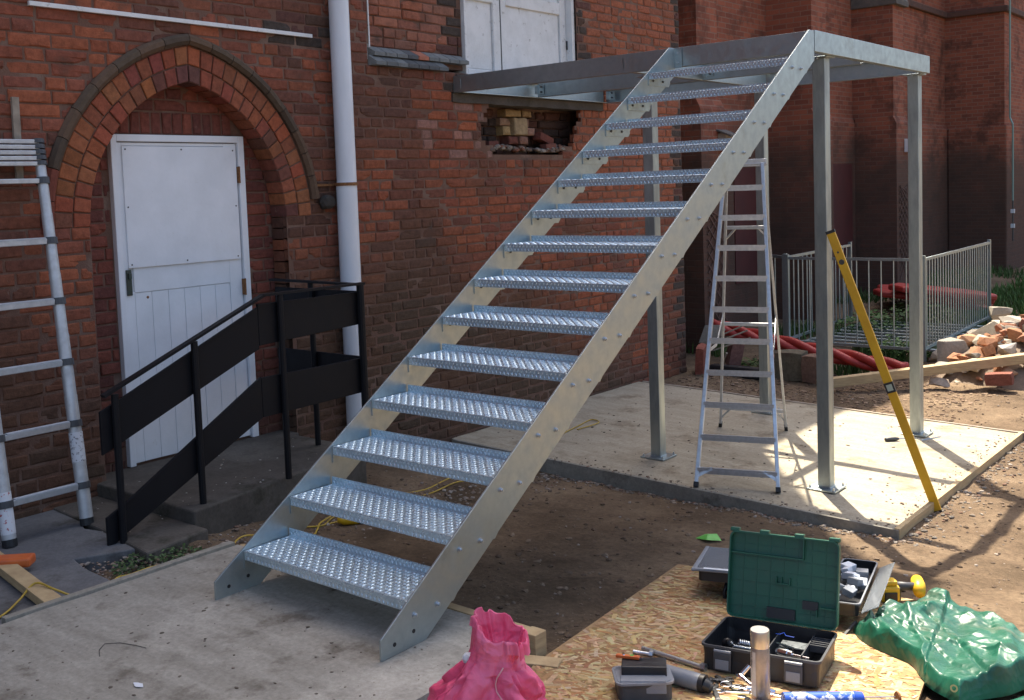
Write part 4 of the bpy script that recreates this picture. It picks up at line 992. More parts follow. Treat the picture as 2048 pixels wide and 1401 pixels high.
# ================================================================ GREEN TOOL CASE
CT = Matrix.Translation((2.24, .94, oz(2.24, .94) + .002)) @ Matrix.Rotation(R(13), 4, 'Z') @ Matrix.Rotation(R(-6.1), 4, 'X')
tc = thing('tool_case', 'open tool case with a dark green lid and black tray', 'tool case', (2.24, .94, oz(2.24, .94)))
W2, D2, HC = .235, .20, .105
m = MB(CT); t = .006
def rrect(w, d, r=.03, k=4):
    o = []
    for cx, cy, a0 in ((w - r, d - r, 0), (-w + r, d - r, 90), (-w + r, -d + r, 180), (w - r, -d + r, 270)):
        for i in range(k + 1):
            a = R(a0 + 90 * i / k); o.append((cx + r * math.cos(a), cy + r * math.sin(a)))
    return o
def tray(m, w, d, h, t, z0=0, taper=.0):
    o = rrect(w, d); i = rrect(w - t, d - t, .025); ob_ = rrect(w - taper, d - taper); n = len(o)
    vs = [(x, y, z0) for x, y in ob_] + [(x, y, z0 + h) for x, y in o] + [(x, y, z0 + h) for x, y in i] + [(x, y, z0 + t) for x, y in i]
    fs = [tuple(range(n))[::-1], tuple(range(3 * n, 4 * n))]
    for a in range(3): fs += [(a * n + k, a * n + (k + 1) % n, (a + 1) * n + (k + 1) % n, (a + 1) * n + k) for k in range(n)]
    m.add(vs, fs)
tray(m, W2, D2, HC, t, 0, .012); m.build('tray', MT['dark'], tc)
def rim(m, w, d, h, t, z0):
    o = rrect(w, d); i = rrect(w - t, d - t, .025); n = len(o)
    m.add([(x, y, z0) for x, y in o] + [(x, y, z0 + h) for x, y in o] + [(x, y, z0 + h) for x, y in i] + [(x, y, z0) for x, y in i], [(a * n + k, a * n + (k + 1) % n, ((a + 1) % 4) * n + (k + 1) % n, ((a + 1) % 4) * n + k) for a in range(4) for k in range(n)])
m = MB(CT); rim(m, W2 + .004, D2 + .004, .010, .009, HC - .008); m.build('tray_rim', MT['dgrey'], tc)
m = MB(CT); m.box(-.005, 0.0, -.19, .19, .01, .075).box(-.225, -.005, -.125, -.12, .01, .08).box(.0, .225, -.09, -.085, .01, .065).box(.14, .145, -.085, .19, .01, .085); m.build('divider', MT['dgrey'], tc)
for i in range(5):
    m = MB(CT); m.box(.15, .222, .05 + i * .025, .056 + i * .025, .06, .088); m.build('divider_rib', MT['dgrey'], tc)
for sx in (-.145, .135):
    m = MB(CT); m.box(sx - .036, sx + .036, -D2 - .014, -D2 - .006, .012, .085); lt = m.build('latch', MT['dgrey'], tc, bevel=.006)
    m = MB(CT); m.box(sx - .027, sx + .027, -D2 - .0165, -D2 - .0142, .02, .058); m.build('latch_face', MT['grey'], lt, bevel=.002)
    m = MB(CT); m.tube([(sx - .034, -D2 - .008, .09), (sx + .034, -D2 - .008, .09)], .006, 8); m.build('latch_pin', MT['grey'], lt)
LM = CT @ Matrix.Translation((0, D2 - .002, HC)) @ Matrix.Rotation(R(90 + 7), 4, 'X') @ Matrix.Rotation(R(180), 4, 'Y') @ Matrix.Rotation(R(180), 4, 'Z') @ Matrix.Rotation(R(180), 4, 'Y')
# lid frame: local x across, local y up the lid, local z towards the viewer
up = (CT.to_3x3() @ Vector((0, math.sin(R(9)), math.cos(R(9))))).normalized(); ax = (CT.to_3x3() @ Vector((1, 0, 0))).normalized(); nn = ax.cross(up).normalized()
o0 = CT @ Vector((0, D2 - .002, HC))
LM = Matrix(((ax.x, up.x, nn.x, o0.x), (ax.y, up.y, nn.y, o0.y), (ax.z, up.z, nn.z, o0.z), (0, 0, 0, 1)))
LH = .372
def lidring(w, y0, y1, r):
    return [(x, y + (y0 + y1) / 2) for x, y in rrect(w, (y1 - y0) / 2, r)]
m = MB(LM); o = lidring(W2, .006, LH, .028); i = lidring(W2 - .006, .012, LH - .006, .024); n = len(o)
m.add([(*p, -.030) for p in o] + [(*p, .012) for p in o] + [(*p, .012) for p in i] + [(*p, -.026) for p in i], [tuple(range(n))[::-1], tuple(range(3 * n, 4 * n))] + [(a * n + k, a * n + (k + 1) % n, (a + 1) * n + (k + 1) % n, (a + 1) * n + k) for a in range(3) for k in range(n)])
lid = m.build('lid', MT['green_pl'], tc)
for k in range(1, 8):
    m = MB(LM); x = -W2 + 2 * W2 * k / 8; m.box(x - .0012, x + .0012, .013, LH - .007, -.0258, -.0235); m.build('lid_rib', MT['dark'] if False else MT['green_pl'], lid)
for k in range(1, 7):
    m = MB(LM); y = LH * k / 7; m.box(-W2 + .007, W2 - .007, y - .0012, y + .0012, -.0257, -.0232); m.build('lid_rib', MT['green_pl'], lid)
m = MB(LM); m.box(-W2 + .006, .085, LH - .095, LH - .090, -.026, .0).box(.082, .086, LH - .09, LH - .006, -.026, .0); m.build('lid_pocket', MT['green_pl'], lid)
m = MB(LM); m.box(-.03, .03, .165, .170, -.026, -.004).box(-.03, -.026, .165, .195, -.026, -.004).box(-.008, -.005, .165, .195, -.026, -.004).box(.028, .032, .165, .195, -.026, -.004); m.build('lid_clip', MT['green_pl'], lid)
m = MB(LM); m.box(-.065, .055, .022, .065, -.0255, -.010); m.build('lid_pad', MT['dark'], lid)
m = MB(LM); m.box(.085, .15, .075, .110, -.0255, -.012); m.build('lid_pad', MT['dark'], lid)
m = MB(LM); m.box(.16, W2 - .007, .088, .092, -.026, .004).box(.145, .149, .05, .08, -.026, .004); m.build('lid_pocket', MT['green_pl'], lid)
for x0, x1 in ((-.235, -.195), (-.105, -.065), (.045, .085), (.19, .235)):
    m = MB(LM); m.box(x0, x1, LH - .004, LH + .014, -.03, .010); m.build('lid_tab', MT['green_pl'], lid, bevel=.004)
# contents of the case
def put(name, label, cat, mb, mat, smooth=False): return tag(mb.build(name, MT[mat], smooth=smooth, autos=40 if smooth else None), label, cat)
M_ = CT @ Matrix.Translation((-.165, -.04, .07)) @ Matrix.Rotation(R(-60), 4, 'Z') @ Matrix.Rotation(R(70), 4, 'Y')
t = thing('drill_chuck', 'black drill chuck with a short bit in the left of the case', 'drill chuck', tuple((CT @ Vector((-.165, -.02, .03)))))
m = MB(); m.lathe([(.016, -.03), (.021, -.028), (.021, 0), (.0175, .004), (.0175, .018), (.011, .034)], 18, M_); m.build('chuck_body', MT['dark'], t, smooth=True, autos=35)
m = MB(); m.lathe([(.006, .034), (.006, .055), (.002, .06)], 10, M_); m.build('bit', MT['zinc'], t)
def spiral(c0, c1, r, turns, mat, label):
    m = MB(CT); c0 = Vector(c0); c1 = Vector(c1)
    for ph in (0, math.pi):
        pts = []
        for k in range(40):
            u = k / 39; a = ph + turns * 2 * math.pi * u; c = c0.lerp(c1, u); pts.append(c + Vector((0, math.cos(a), math.sin(a))) * r * .55)
        m.tube(pts, r * .55, 6)
    return tag(m.build('masonry_bit', MT[mat], smooth=True), label, 'drill bit')
spiral((-.125, -.02, .075), (-.015, -.035, .075), .013, 6, 'zinc', 'thick spiral masonry bit inside the left of the tool case')
spiral((-.135, -.075, .075), (-.012, -.085, .075), .007, 9, 'zinc', 'thin spiral masonry bit nearest the front of the tool case')
t = thing('keyless_chuck', 'bright chrome chuck in the right of the tool case', 'drill chuck', tuple((CT @ Vector((.08, -.05, .06)))))
M_ = CT @ Matrix.Translation((.055, -.06, .075)) @ Matrix.Rotation(R(-12), 4, 'Z') @ Matrix.Rotation(R(90), 4, 'Y')
m = MB(); m.lathe([(.012, -.02), (.016, -.016), (.019, -.002), (.019, .03), (.016, .034), (.016, .05)], 18, M_); m.build('chuck_body', MT['chrome'], t, smooth=True, autos=35)
m = MB(); m.lathe([(.006, .05), (.006, .12)], 10, M_); m.build('shank', MT['chrome'], t)
m = MB(CT); m.box(.03, .135, .02, .10, .07, .074); put('spacer_plate', 'pale grey metal plate lying in the right of the tool case', 'plate', m, 'zinc')
m = MB(CT); m.tube([(.02, .03, .08), (.06, .0, .085), (.10, -.03, .088)], .005, 8); put('small_rod', 'thin bright rod lying across the right of the tool case', 'rod', m, 'chrome', True)
m = MB(CT); m.box(.15, .215, -.15, -.10, .065, .075); put('steel_packer', 'small steel packer in the front right corner of the tool case', 'plate', m, 'zinc')
m = MB(CT); m.tube([(.0, .10, .095), (.02, .085, .10), (.035, .10, .105), (.045, .08, .10), (.08, .08, .098)], .0015, 5); put('blue_wire', 'short twist of blue wire in the tool case', 'wire', m, 'blue_pl')

# ================================================================ SECOND TOOL BOX
bx = thing('tool_tote', 'black cantilever tool box with opened grey lids behind the green case', 'tool box', (1.85, 1.75, -.2))
zt = lambda x, y, d: oz(x, y) + d
m = MB(); TM = Matrix.Translation((1.88, 1.72, oz(1.88, 1.72))) @ Matrix.Rotation(R(22), 4, 'Z') @ Matrix.Rotation(R(-6), 4, 'X')
m = MB(TM); tray(m, .20, .16, .10, .006, 0, .02); m.build('box_base', MT['dark'], bx)
TL_ = Matrix.Translation((1.64, 1.80, zt(1.64, 1.80, .085))) @ Matrix.Rotation(R(20), 4, 'Z') @ Matrix.Rotation(R(-5), 4, 'X')
m = MB(TL_); tray(m, .165, .22, .055, .006, 0, .05); m.build('left_tray', MT['dark'], bx)
m = MB(TL_); m.add([(-.175, -.22, .056), (.16, -.225, .056), (.16, .21, .062), (-.175, .215, .062), (-.175, -.22, .060), (.16, -.225, .060), (.16, .21, .066), (-.175, .215, .066)], [(3, 2, 1, 0), (4, 5, 6, 7), (0, 1, 5, 4), (1, 2, 6, 5), (2, 3, 7, 6), (3, 0, 4, 7)]); m.build('left_lid', MT['clear'], bx, bevel=.003)
m = MB(TL_); m.box(-.18, .165, -.235, -.212, .055, .070).box(-.19, -.168, -.235, .225, .053, .068); m.build('lid_trim', MT['grey'], bx, bevel=.006)
m = MB(TL_); m.box(-.13, .16, -.237, -.213, .0705, .0725); m.build('lid_handle', MT['pvc'], bx, bevel=.001)
m = MB(TL_); m.tube([(-.02, -.17, .0), (-.035, -.19, -.05), (-.03, -.185, -.10), (.02, -.17, -.112), (.08, -.15, -.105)], .010, 8); m.build('carry_handle', MT['dark'], bx, smooth=True)
TR_ = Matrix.Translation((2.19, 1.93, zt(2.19, 1.93, .075))) @ Matrix.Rotation(R(14), 4, 'Z') @ Matrix.Rotation(R(-4), 4, 'X')
m = MB(TR_); tray(m, .085, .36, .06, .005, 0, .008); m.build('right_tray', MT['dark'], bx)
m = MB(TR_); rim(m, .088, .363, .006, .007, .056); m.build('tray_trim', MT['grey'], bx)
RM = TR_ @ Matrix.Translation((.105, -.02, .035)) @ Matrix.Rotation(R(-28), 4, 'Y')
m = MB(RM); m.box(-.01, .075, -.37, .37, 0, .005); m.build('right_lid', MT['clear'], bx, bevel=.002)
m = MB(TR_); m.bar((.07, -.36, -.02), (.02, -.44, -.075), .012, .012).bar((.06, -.2, 0), (-.1, -.2, -.06), .02, .008); m.build('cantilever_arm', MT['dgrey'], bx)
for k in range(18):
    p = TR_ @ Vector((random.uniform(-.055, .055), random.uniform(-.28, .30), .042 + random.uniform(0, .028))); s = random.uniform(.016, .03); q = MB(Matrix.Translation(p) @ Matrix.Rotation(random.uniform(0, 3), 4, 'Z') @ Matrix.Rotation(random.uniform(-.5, .5), 4, 'X'))
    q.cbox(-s, s, -s * .9, s * .9, -s * .6, s * .6, .003)
    tag(q.build('wall_box', MT['pvc'] if k % 4 else MT['grey']), 'small plastic fitting heaped in the right tray of the black tool box', 'fitting', 'fittings in the open tool box tray')
# ================================================================ SPRAY CAN AND SMALL TOOLS
cx, cy = 2.372, .588; cz = oz(cx, cy) + .001
t = thing('spray_can', 'tall silver capped spray can standing in front of the tool case', 'spray can', (cx, cy, cz)); M_ = Matrix.Translation((cx, cy, cz))
m = MB(); m.lathe([(.033, 0), (.0355, .004), (.0355, .198), (.034, .204)], 32, M_); m.build('can_body', pm('grey_printed_can', (.32, .31, .33), .34, .55, c2=(.24, .235, .25), scale=40, rvar=.05), t, smooth=True, autos=35)
m = MB(); m.lathe([(.0352, .204), (.0358, .206), (.0358, .262), (.034, .268)], 32, M_); m.build('can_cap', pm('silver_cap', (.52, .51, .50), .3, .75, c2=(.46, .45, .44), scale=20), t, smooth=True, autos=35)
m = MB()
for k in range(9):
    a0, a1 = R(195 + 8 * k), R(195 + 8 * (k + 1)); r = .0358
    m.add([(cx + r * math.cos(a0), cy + r * math.sin(a0), cz + .02), (cx + r * math.cos(a1), cy + r * math.sin(a1), cz + .02), (cx + r * math.cos(a1), cy + r * math.sin(a1), cz + .19), (cx + r * math.cos(a0), cy + r * math.sin(a0), cz + .19)], [(0, 1, 2, 3)])
m.build('can_label', MT['label'], t, smooth=True)
m = MB()
for k in range(3):
    a0, a1 = R(222 + 7 * k), R(222 + 7 * (k + 1)); r = .0360
    m.add([(cx + r * math.cos(a0), cy + r * math.sin(a0), cz + .125), (cx + r * math.cos(a1), cy + r * math.sin(a1), cz + .125), (cx + r * math.cos(a1), cy + r * math.sin(a1), cz + .188), (cx + r * math.cos(a0), cy + r * math.sin(a0), cz + .188)], [(0, 1, 2, 3)])
m.build('label_print', pm('dark_print', (.10, .10, .12), .5, c2=(.4, .4, .43), scale=120, lo=.5, hi=.55), t, smooth=True)
def P(x, y, d=0): return Vector((x, y, oz(x, y) + d))
# grey cartridge
t = thing('grey_canister', 'grey cylindrical canister lying behind the black bin', 'canister', tuple(P(2.03, .47)))
m = MB(); m.tube([P(1.885, .475, .034), P(2.17, .49, .034)], .033, 20); m.build('canister_tube', MT['grey'], t, smooth=True, autos=40)
m = MB(); m.tube([P(1.872, .4745, .034), P(1.889, .475, .034)], .0345, 20).tube([P(2.17, .49, .034), P(2.19, .491, .034)], .0345, 20).tube([P(2.19, .491, .03), P(2.215, .492, .026)], [.028, .02], 14); m.build('canister_cap', MT['dark'], t, smooth=True, autos=40)
# long bolt
t = thing('long_bolt', 'long zinc plated threaded bolt lying on the strand board', 'bolt', tuple(P(1.93, .68)))
m = MB(); m.tube([P(1.775, .70, .012), P(2.08, .685, .012)], .0105, 12); m.build('shank', MT['zinc'], t, smooth=True, autos=40)
m = MB(); m.tube([P(2.062, .686, .014), P(2.085, .685, .014)], .0165, 6); m.build('nut', MT['zinc'], t)
t = thing('short_bolt', 'short zinc bolt beside the head end of the long bolt', 'bolt', tuple(P(1.79, .655)))
m = MB(); m.tube([P(1.765, .645, .01), P(1.835, .668, .01)], .009, 12); m.build('shank', MT['zinc'], t, smooth=True, autos=40)
m = MB(); m.tube([P(1.830, .6665, .012), P(1.845, .671, .012)], .014, 6); m.build('head', MT['zinc'], t)
# bin with black box, grey box and utility knife
BM = Matrix.Translation(P(2.02, .32)) @ Matrix.Rotation(R(40), 4, 'Z') @ Matrix.Rotation(R(-4), 4, 'X')
t = thing('storage_bin', 'low grey storage bin full of black boxes at the bottom edge', 'bin', tuple(P(2.02, .32)))
m = MB(BM); tray(m, .105, .085, .07, .004, 0, .015); m.build('bin_shell', MT['dgrey'], t)
m = MB(BM); tray(m, .110, .090, .008, .010, .066); m.build('bin_rim', MT['grey'], t)
m = MB(BM @ Matrix.Translation((.01, .025, .065)) @ Matrix.Rotation(R(-8), 4, 'Z')); m.cbox(-.085, .085, -.05, .05, -.02, .045, .004); tag(m.build('black_box', MT['dark']), 'shallow black plastic box tipped into the storage bin', 'box')
m = MB(BM @ Matrix.Translation((-.005, -.05, .06)) @ Matrix.Rotation(R(-6), 4, 'Z')); m.cbox(-.085, .085, -.03, .028, -.03, .02, .003); tag(m.build('grey_box', MT['grey']), 'flat grey box in the front of the storage bin', 'box')
KM = BM @ Matrix.Translation((-.045, .065, .117)) @ Matrix.Rotation(R(-22), 4, 'Z')
t = thing('utility_knife', 'small orange utility knife resting on the black box', 'knife', tuple(KM @ Vector((0, 0, 0))))
m = MB(KM); m.cbox(-.048, .045, -.010, .010, -.006, .006, .003); m.build('knife_body', MT['orange'], t)
m = MB(KM); m.box(.045, .056, -.007, .007, -.002, .002).lathe([(.006, .006), (.005, .009)], 12, Matrix.Translation((-.018, 0, 0))); m.build('knife_metal', MT['chrome'], t)
m = MB(KM); m.box(.008, .022, -.005, .005, .006, .0075); m.build('knife_slide', MT['lime'], t)
# spanners
def ring(c, r, w, h, n=20):
    o = []; m = MB()
    vs = []
    for k in range(n):
        a = 2 * math.pi * k / n; ca, sa = math.cos(a), math.sin(a)
        for rr, zz in ((r, 0), (r + w, 0), (r + w, h), (r, h)): vs.append((c[0] + rr * ca, c[1] + rr * sa, c[2] + zz))
    return vs, [(4 * k + a, 4 * k + (a + 1) % 4, 4 * ((k + 1) % n) + (a + 1) % 4, 4 * ((k + 1) % n) + a) for k in range(n) for a in range(4)]
def spanner(label, a, b, mat='chrome', w=.024, ends=('ring', 'open'), r=.016):
    a = P(*a, .006); b = P(*b, .006); t = thing('spanner', label, 'spanner', tuple(a)); d = (b - a).normalized()
    m = MB(); m.bar(a + d * r, b - d * r, w * .75, .011); m.build('handle', MT[mat], t, bevel=.003)
    for e, k, s in ((a, ends[0], 1), (b, ends[1], -1)):
        m = MB()
        if k == 'ring': m.add(*ring(e - Vector((0, 0, .006)), r, .006, .013)); m.build('ring_end', MT[mat], t, bevel=.002)
        else:
            sd = d.cross(Vector((0, 0, 1))) * s; o = d * -s
            pts = [e - o * r + sd * r * .7, e + o * .2 * r + sd * r * 1.45, e + o * r * 1.5 + sd * r * 1.1, e + o * r * 1.4 + sd * r * .45, e + o * r * .1 + sd * r * .45, e + o * r * .1 - sd * r * .45, e + o * r * 1.4 - sd * r * .45, e + o * r * 1.5 - sd * r * 1.1, e + o * .2 * r - sd * r * 1.45, e - o * r - sd * r * .7]
            n = len(pts); m.add([p - Vector((0, 0, .005)) for p in pts] + [p + Vector((0, 0, .005)) for p in pts], [tuple(range(n))[::-1], tuple(range(n, 2 * n))] + [(i, (i + 1) % n, n + (i + 1) % n, n + i) for i in range(n)]); m.build('open_end', MT[mat], t, bevel=.0015)
    return t
spanner('long chrome combination spanner passing behind the spray can', (2.22, .60), (2.475, .66), ends=('ring', 'ring'), r=.019)
spanner('chrome ring spanner right of the spray can', (2.50, .585), (2.34, .52), ends=('ring', 'open'), r=.020)
spanner('dark open ended spanner beside the canister cap', (2.165, .63), (2.265, .60), mat='iron', ends=('open', 'ring'), r=.017)
spanner('dark grips lying in front of the canister cap', (2.19, .55), (2.275, .44), mat='iron', ends=('open', 'open'), r=.016)
t = thing('ratchet', 'chrome ratchet handle with upright socket left of the spray can', 'ratchet', tuple(P(2.27, .66)))
m = MB(); m.tube([P(2.235, .655, .03), P(2.25, .66, .034), P(2.30, .645, .018), P(2.40, .65, .014)], [.011, .011, .008, .009], 10); m.build('handle', MT['chrome'], t, smooth=True)
m = MB(); m.tube([P(2.245, .662, .03), P(2.275, .69, .075)], .010, 12); m.build('socket', MT['chrome'], t, smooth=True, autos=40)
m = MB(); m.tube([P(2.30, .70, .018), P(2.345, .70, .018)], .014, 12); tag(m.build('socket', MT['chrome'], smooth=True, autos=40), 'loose chrome socket behind the spray can', 'socket')
m = MB(); m.tube([P(2.13, .635, .004), P(2.165, .60, .006)], [.003, .007], 6).tube([P(2.16, .645, .004), P(2.18, .60, .005)], [.003, .007], 6); tag(m.build('tweezers', MT['iron']), 'small olive green metal clip below the long bolt', 'clip')
spanner('small chrome spanner lying right of the canister cap', (2.235, .53), (2.335, .60), ends=('open', 'ring'), r=.014)
spanner('black ring spanner in front of the long bolt', (2.13, .585), (2.20, .655), mat='iron', ends=('ring', 'open'), r=.014)
m = MB(); m.tube([P(2.30, .615, .011), P(2.345, .635, .011)], .011, 12); tag(m.build('socket', MT['chrome'], smooth=True, autos=40), 'small chrome socket beside the ratchet handle', 'socket')
m = MB(); m.add(*ring(P(2.44, .60, .0), .010, .007, .009)); tag(m.build('steel_nut', MT['zinc'], bevel=.001), 'loose steel nut right of the spray can foot', 'nut')
# blue sealant gun, cut by the lower edge
t = thing('sealant_gun', 'blue sealant cartridge with steel plunger rods at the bottom edge', 'sealant gun', tuple(P(2.60, .82)))
A_, B_ = P(2.56, .66, .03), P(2.66, .76, .03)
m = MB(); m.tube([A_ - (B_ - A_) * .9, B_], .026, 18); m.build('cartridge', pm('blue_white_print', (.03, .10, .5), .4, c2=(.6, .66, .78), scale=22, lo=.52, hi=.58), t, smooth=True, autos=40)
dd = (B_ - A_).normalized(); ss = dd.cross(Vector((0, 0, 1)))
m = MB(); m.tube([B_, B_ + dd * .035], [.028, .024], 16); m.build('collar', MT['blue_pl'], t, smooth=True, autos=40)
for k in (-1, 1):
    m = MB(); m.tube([B_ + dd * .03 + ss * .012 * k, B_ + dd * .17 + ss * .012 * k], .0028, 6); m.build('rod', MT['zinc'], t)
m = MB(); M_ = Matrix.Translation(B_ + dd * .17) @ Vector((0, 0, 1)).rotation_difference(dd).to_matrix().to_4x4(); m.lathe([(.024, 0), (.026, .003), (.024, .008)], 18, M_); m.build('plunger', MT['rust'], t)
# yellow cordless tool
t = thing('cordless_drill', 'yellow and black cordless drill lying behind the green tarpaulin', 'drill', tuple(P(2.28, 2.15)))
DM = Matrix.Translation(P(2.285, 2.165, .0)) @ Matrix.Rotation(R(38), 4, 'Z')
m = MB(DM); m.cbox(-.045, .05, -.04, .045, .005, .085, .012); m.build('battery', MT['yellow_pl'], t)
m = MB(DM); m.cbox(-.028, .034, -.047, -.038, .014, .058, .004).cbox(.046, .056, -.03, .035, .01, .075, .004).cbox(-.05, -.043, -.035, .04, .01, .07, .003); m.build('battery_face', MT['dark'], t)
m = MB(DM); m.cbox(-.03, .04, -.03, .03, .085, .11, .008); m.build('battery_top', MT['yellow_pl'], t)
m = MB(DM); m.tube([(.045, .01, .07), (.11, .03, .06), (.16, .045, .05)], [.024, .02, .022], 12); m.build('grip', MT['dgrey'], t, smooth=True)
m = MB(DM); m.tube([(.15, -.02, .045), (.17, .05, .05), (.19, .13, .05)], [.028, .035, .03], 14); m.build('motor_housing', MT['yellow_pl'], t, smooth=True)
m = MB(DM); m.tube([(.19, .13, .05), (.2, .165, .05)], [.022, .016], 12); m.build('chuck', MT['dark'], t, smooth=True)
m = MB(); m.tube([P(2.225, 2.02, .016), P(2.275, 2.035, .016)], .015, 12); tag(m.build('steel_socket', MT['rust'], smooth=True, autos=40), 'rusty socket on the board left of the cordless drill', 'socket')

# ================================================================ GREEN TARPAULIN
def tarpmat():
    m, n, b, L = nodes('green_tarpaulin'); P_ = pos(n)
    n1 = N(n, 'ShaderNodeTexNoise', Scale=5.0, Detail=6.0); L.new(P_, n1.inputs['Vector'])
    r1 = ramp(n, [(.38, (.006, .068, .042)), (.62, (.011, .105, .065))]); L.new(n1.outputs[0], r1.inputs[0])
    n2 = N(n, 'ShaderNodeTexNoise', Scale=3.0, Detail=7.0, Roughness=.7); L.new(P_, n2.inputs['Vector'])
    r2 = ramp(n, [(.58, (0, 0, 0)), (.70, (.75, .75, .75))]); L.new(n2.outputs[0], r2.inputs[0])
    L.new(mixc(n, L, r2.outputs[0], r1.outputs[0], (.13, .15, .11)), b.inputs['Base Color'])
    b.inputs['Roughness'].default_value = .40; b.inputs['Specular IOR Level'].default_value = .5
    crinkle(n, L, P_, b, 12, .36); return m
MT['tarp'] = tarpmat()
tp = thing('green_tarpaulin', 'crumpled glossy green tarpaulin bundle with a brass eyelet', 'tarpaulin', (2.7, 1.75, -.25))
C4 = [Vector((2.34, 1.57)), Vector((2.95, 1.07)), Vector((3.30, 1.86)), Vector((2.52, 2.30))]
rt = random.Random(5); FOLD = []
for k in range(60):
    an = rt.uniform(0, math.pi); FOLD.append((math.cos(an), math.sin(an), rt.uniform(.0, 1.0), rt.uniform(.02, .11), rt.uniform(-.013, .017)))
def tz(s, t):
    e = min(s * 1.2, (1 - s) * 1.1, t, (1 - t) * .75); f = min(1, e / .035); f = f ** .6
    h = .044 + .03 * (1 - abs(t - .35) * 1.3) + .018 * s
    for nx_, ny_, c, w, a in FOLD: h += a * max(0, 1 - abs(nx_ * s + ny_ * t - c) / w)
    h += .004 * (1 - abs(noise.noise(Vector((s * 9, t * 9 - s * 3, 5.7)))) * 2)
    return f * max(.02, h)
m = MB(); K = 150; vs = []
for j in range(K + 1):
    for i in range(K + 1):
        s, t_ = i / K, j / K
        p = (C4[0] * (1 - s) + C4[1] * s) * (1 - t_) + (C4[3] * (1 - s) + C4[2] * s) * t_
        w = .035 * noise.noise(Vector((s * 3, t_ * 3, 9))); p = p + Vector((w, .035 * noise.noise(Vector((s * 3, t_ * 3, 4)))))
        zz = oz(p.x, p.y) if inside((p.x, p.y), OSB) else min(oz(p.x, p.y), soilz(p.x, p.y) + .03)
        vs.append((p.x, p.y, zz + .004 + tz(s, t_)))
m.add(vs, [(j * (K + 1) + i, j * (K + 1) + i + 1, (j + 1) * (K + 1) + i + 1, (j + 1) * (K + 1) + i) for j in range(K) for i in range(K)])
m.build('folded_sheet', MT['tarp'], tp, smooth=True)
m = MB(); vs = []      # loose front flap
for j in range(13):
    for i in range(31):
        s, t_ = i / 30, j / 12; p = C4[1].lerp(C4[2], s) + Vector((.03 + .16 * t_, -.10 * t_)); z0 = soilz(p.x, p.y) + .02
        vs.append((p.x, p.y, z0 + .075 * math.sin(math.pi * min(1, t_ * 1.15)) * (.6 + .4 * noise.noise(Vector((s * 5, t_ * 2, 3)))) + .004))
m.add(vs, [(j * 31 + i, j * 31 + i + 1, (j + 1) * 31 + i + 1, (j + 1) * 31 + i) for j in range(12) for i in range(30)]); m.build('loose_flap', MT['tarp'], tp, smooth=True)
m = MB(); e = Vector((2.925, 1.085, oz(2.9, 1.1) + .05)); v_, f_ = ring((0, 0, 0), .008, .006, .003, 18)
M_ = Matrix.Translation(e) @ Vector((0, 0, 1)).rotation_difference(Vector((.4, -.8, .5))).to_matrix().to_4x4(); q = MB(M_); q.add(v_, f_); q.build('eyelet', pm('brass', (.6, .42, .15), .3, .9), tp)

# green wrapper, orange piece, cords
x, y = .90, 2.84; m = MB(); z = soil(x, y) + .008
m.add([(x - .07, y - .04, z), (x + .02, y - .06, z + .012), (x + .09, y + .01, z), (x + .03, y + .06, z + .02), (x - .05, y + .05, z + .006), (x, y, z + .028)], [(0, 1, 5), (1, 2, 5), (2, 3, 5), (3, 4, 5), (4, 0, 5)]); tag(m.build('green_wrapper', MT['lime']), 'bright green wrapper on the soil left of the tool box', 'wrapper')
m = MB(); m.bar((-1.52, -.60, .0), (-1.30, -.385, .0), .10, .05); tag(m.build('orange_trestle_foot', MT['orange'], bevel=.012), 'orange painted block end at the far left edge', 'block')
def cord(name, label, pts, r=.0055, mat='cord'):
    q = [Vector(p) for p in pts]; out = []
    for i in range(len(q) - 1):
        p0, p1, p2, p3 = q[max(i - 1, 0)], q[i], q[i + 1], q[min(i + 2, len(q) - 1)]
        for k in range(6):
            t = k / 6; out.append(.5 * ((2 * p1) + (p2 - p0) * t + (2 * p0 - 5 * p1 + 4 * p2 - p3) * t * t + (3 * p1 - p0 - 3 * p2 + p3) * t ** 3))
    out.append(q[-1]); m = MB(); m.tube(out, r, 7); return tag(m.build(name, MT[mat], smooth=True), label, 'cable')
cord('extension_cable', 'yellow cable looping over the timber brace at the lower left', [(-.72, -1.0, -.05), (-.80, -.79, -.05), (-.88, -.66, -.03), (-.92, -.56, .012), (-.78, -.53, .0), (-.70, -.46, -.045), (-.66, -.40, -.05)])
cord('extension_cable', 'yellow cable running beside the slab edging to the stair foot', [(-.65, -.33, -.05), (-.72, -.29, -.052), (-.80, -.20, -.05), (-.78, -.14, -.048), (-.81, .03, -.06), (-.72, .23, -.065), (-.75, .42, -.08), (-.88, .61, -.085), (-.86, .72, -.10), (-.70, .95, -.14), (-.80, 1.1, -.165), (-.95, 1.25, -.19), (-1.05, 1.42, -.21)])
cord('extension_cable', 'yellow cable lying on the soil seen between the lower treads', [(x_, y_, soil(x_, y_) + .006) for x_, y_ in ((-1.0, 1.15), (-.98, 1.3), (-1.1, 1.5), (-1.2, 1.9), (-1.27, 2.2), (-1.30, 2.55), (-1.43, 2.98), (-1.4, 3.3), (-1.25, 3.6))] + [(-1.19, 3.82, slab2z(-1.2) + .03), (-1.45, 4.2, slab2z(-1.4) + .01), (-1.56, 4.6, slab2z(-1.5) + .01), (-1.62, 4.95, slab2z(-1.6) + .01), (-1.66, 5.2, slab2z(-1.6) + .01), (-1.52, 5.12, slab2z(-1.5) + .015), (-1.54, 4.8, slab2z(-1.5) + .012)])
cord('extension_cable', 'second yellow cable strand behind the third tread', [(x_, y_, soil(x_, y_) + .006) for x_, y_ in ((-1.0, 1.35), (-1.05, 1.75), (-1.12, 2.1), (-1.18, 2.5), (-1.28, 2.9), (-1.2, 3.2))])
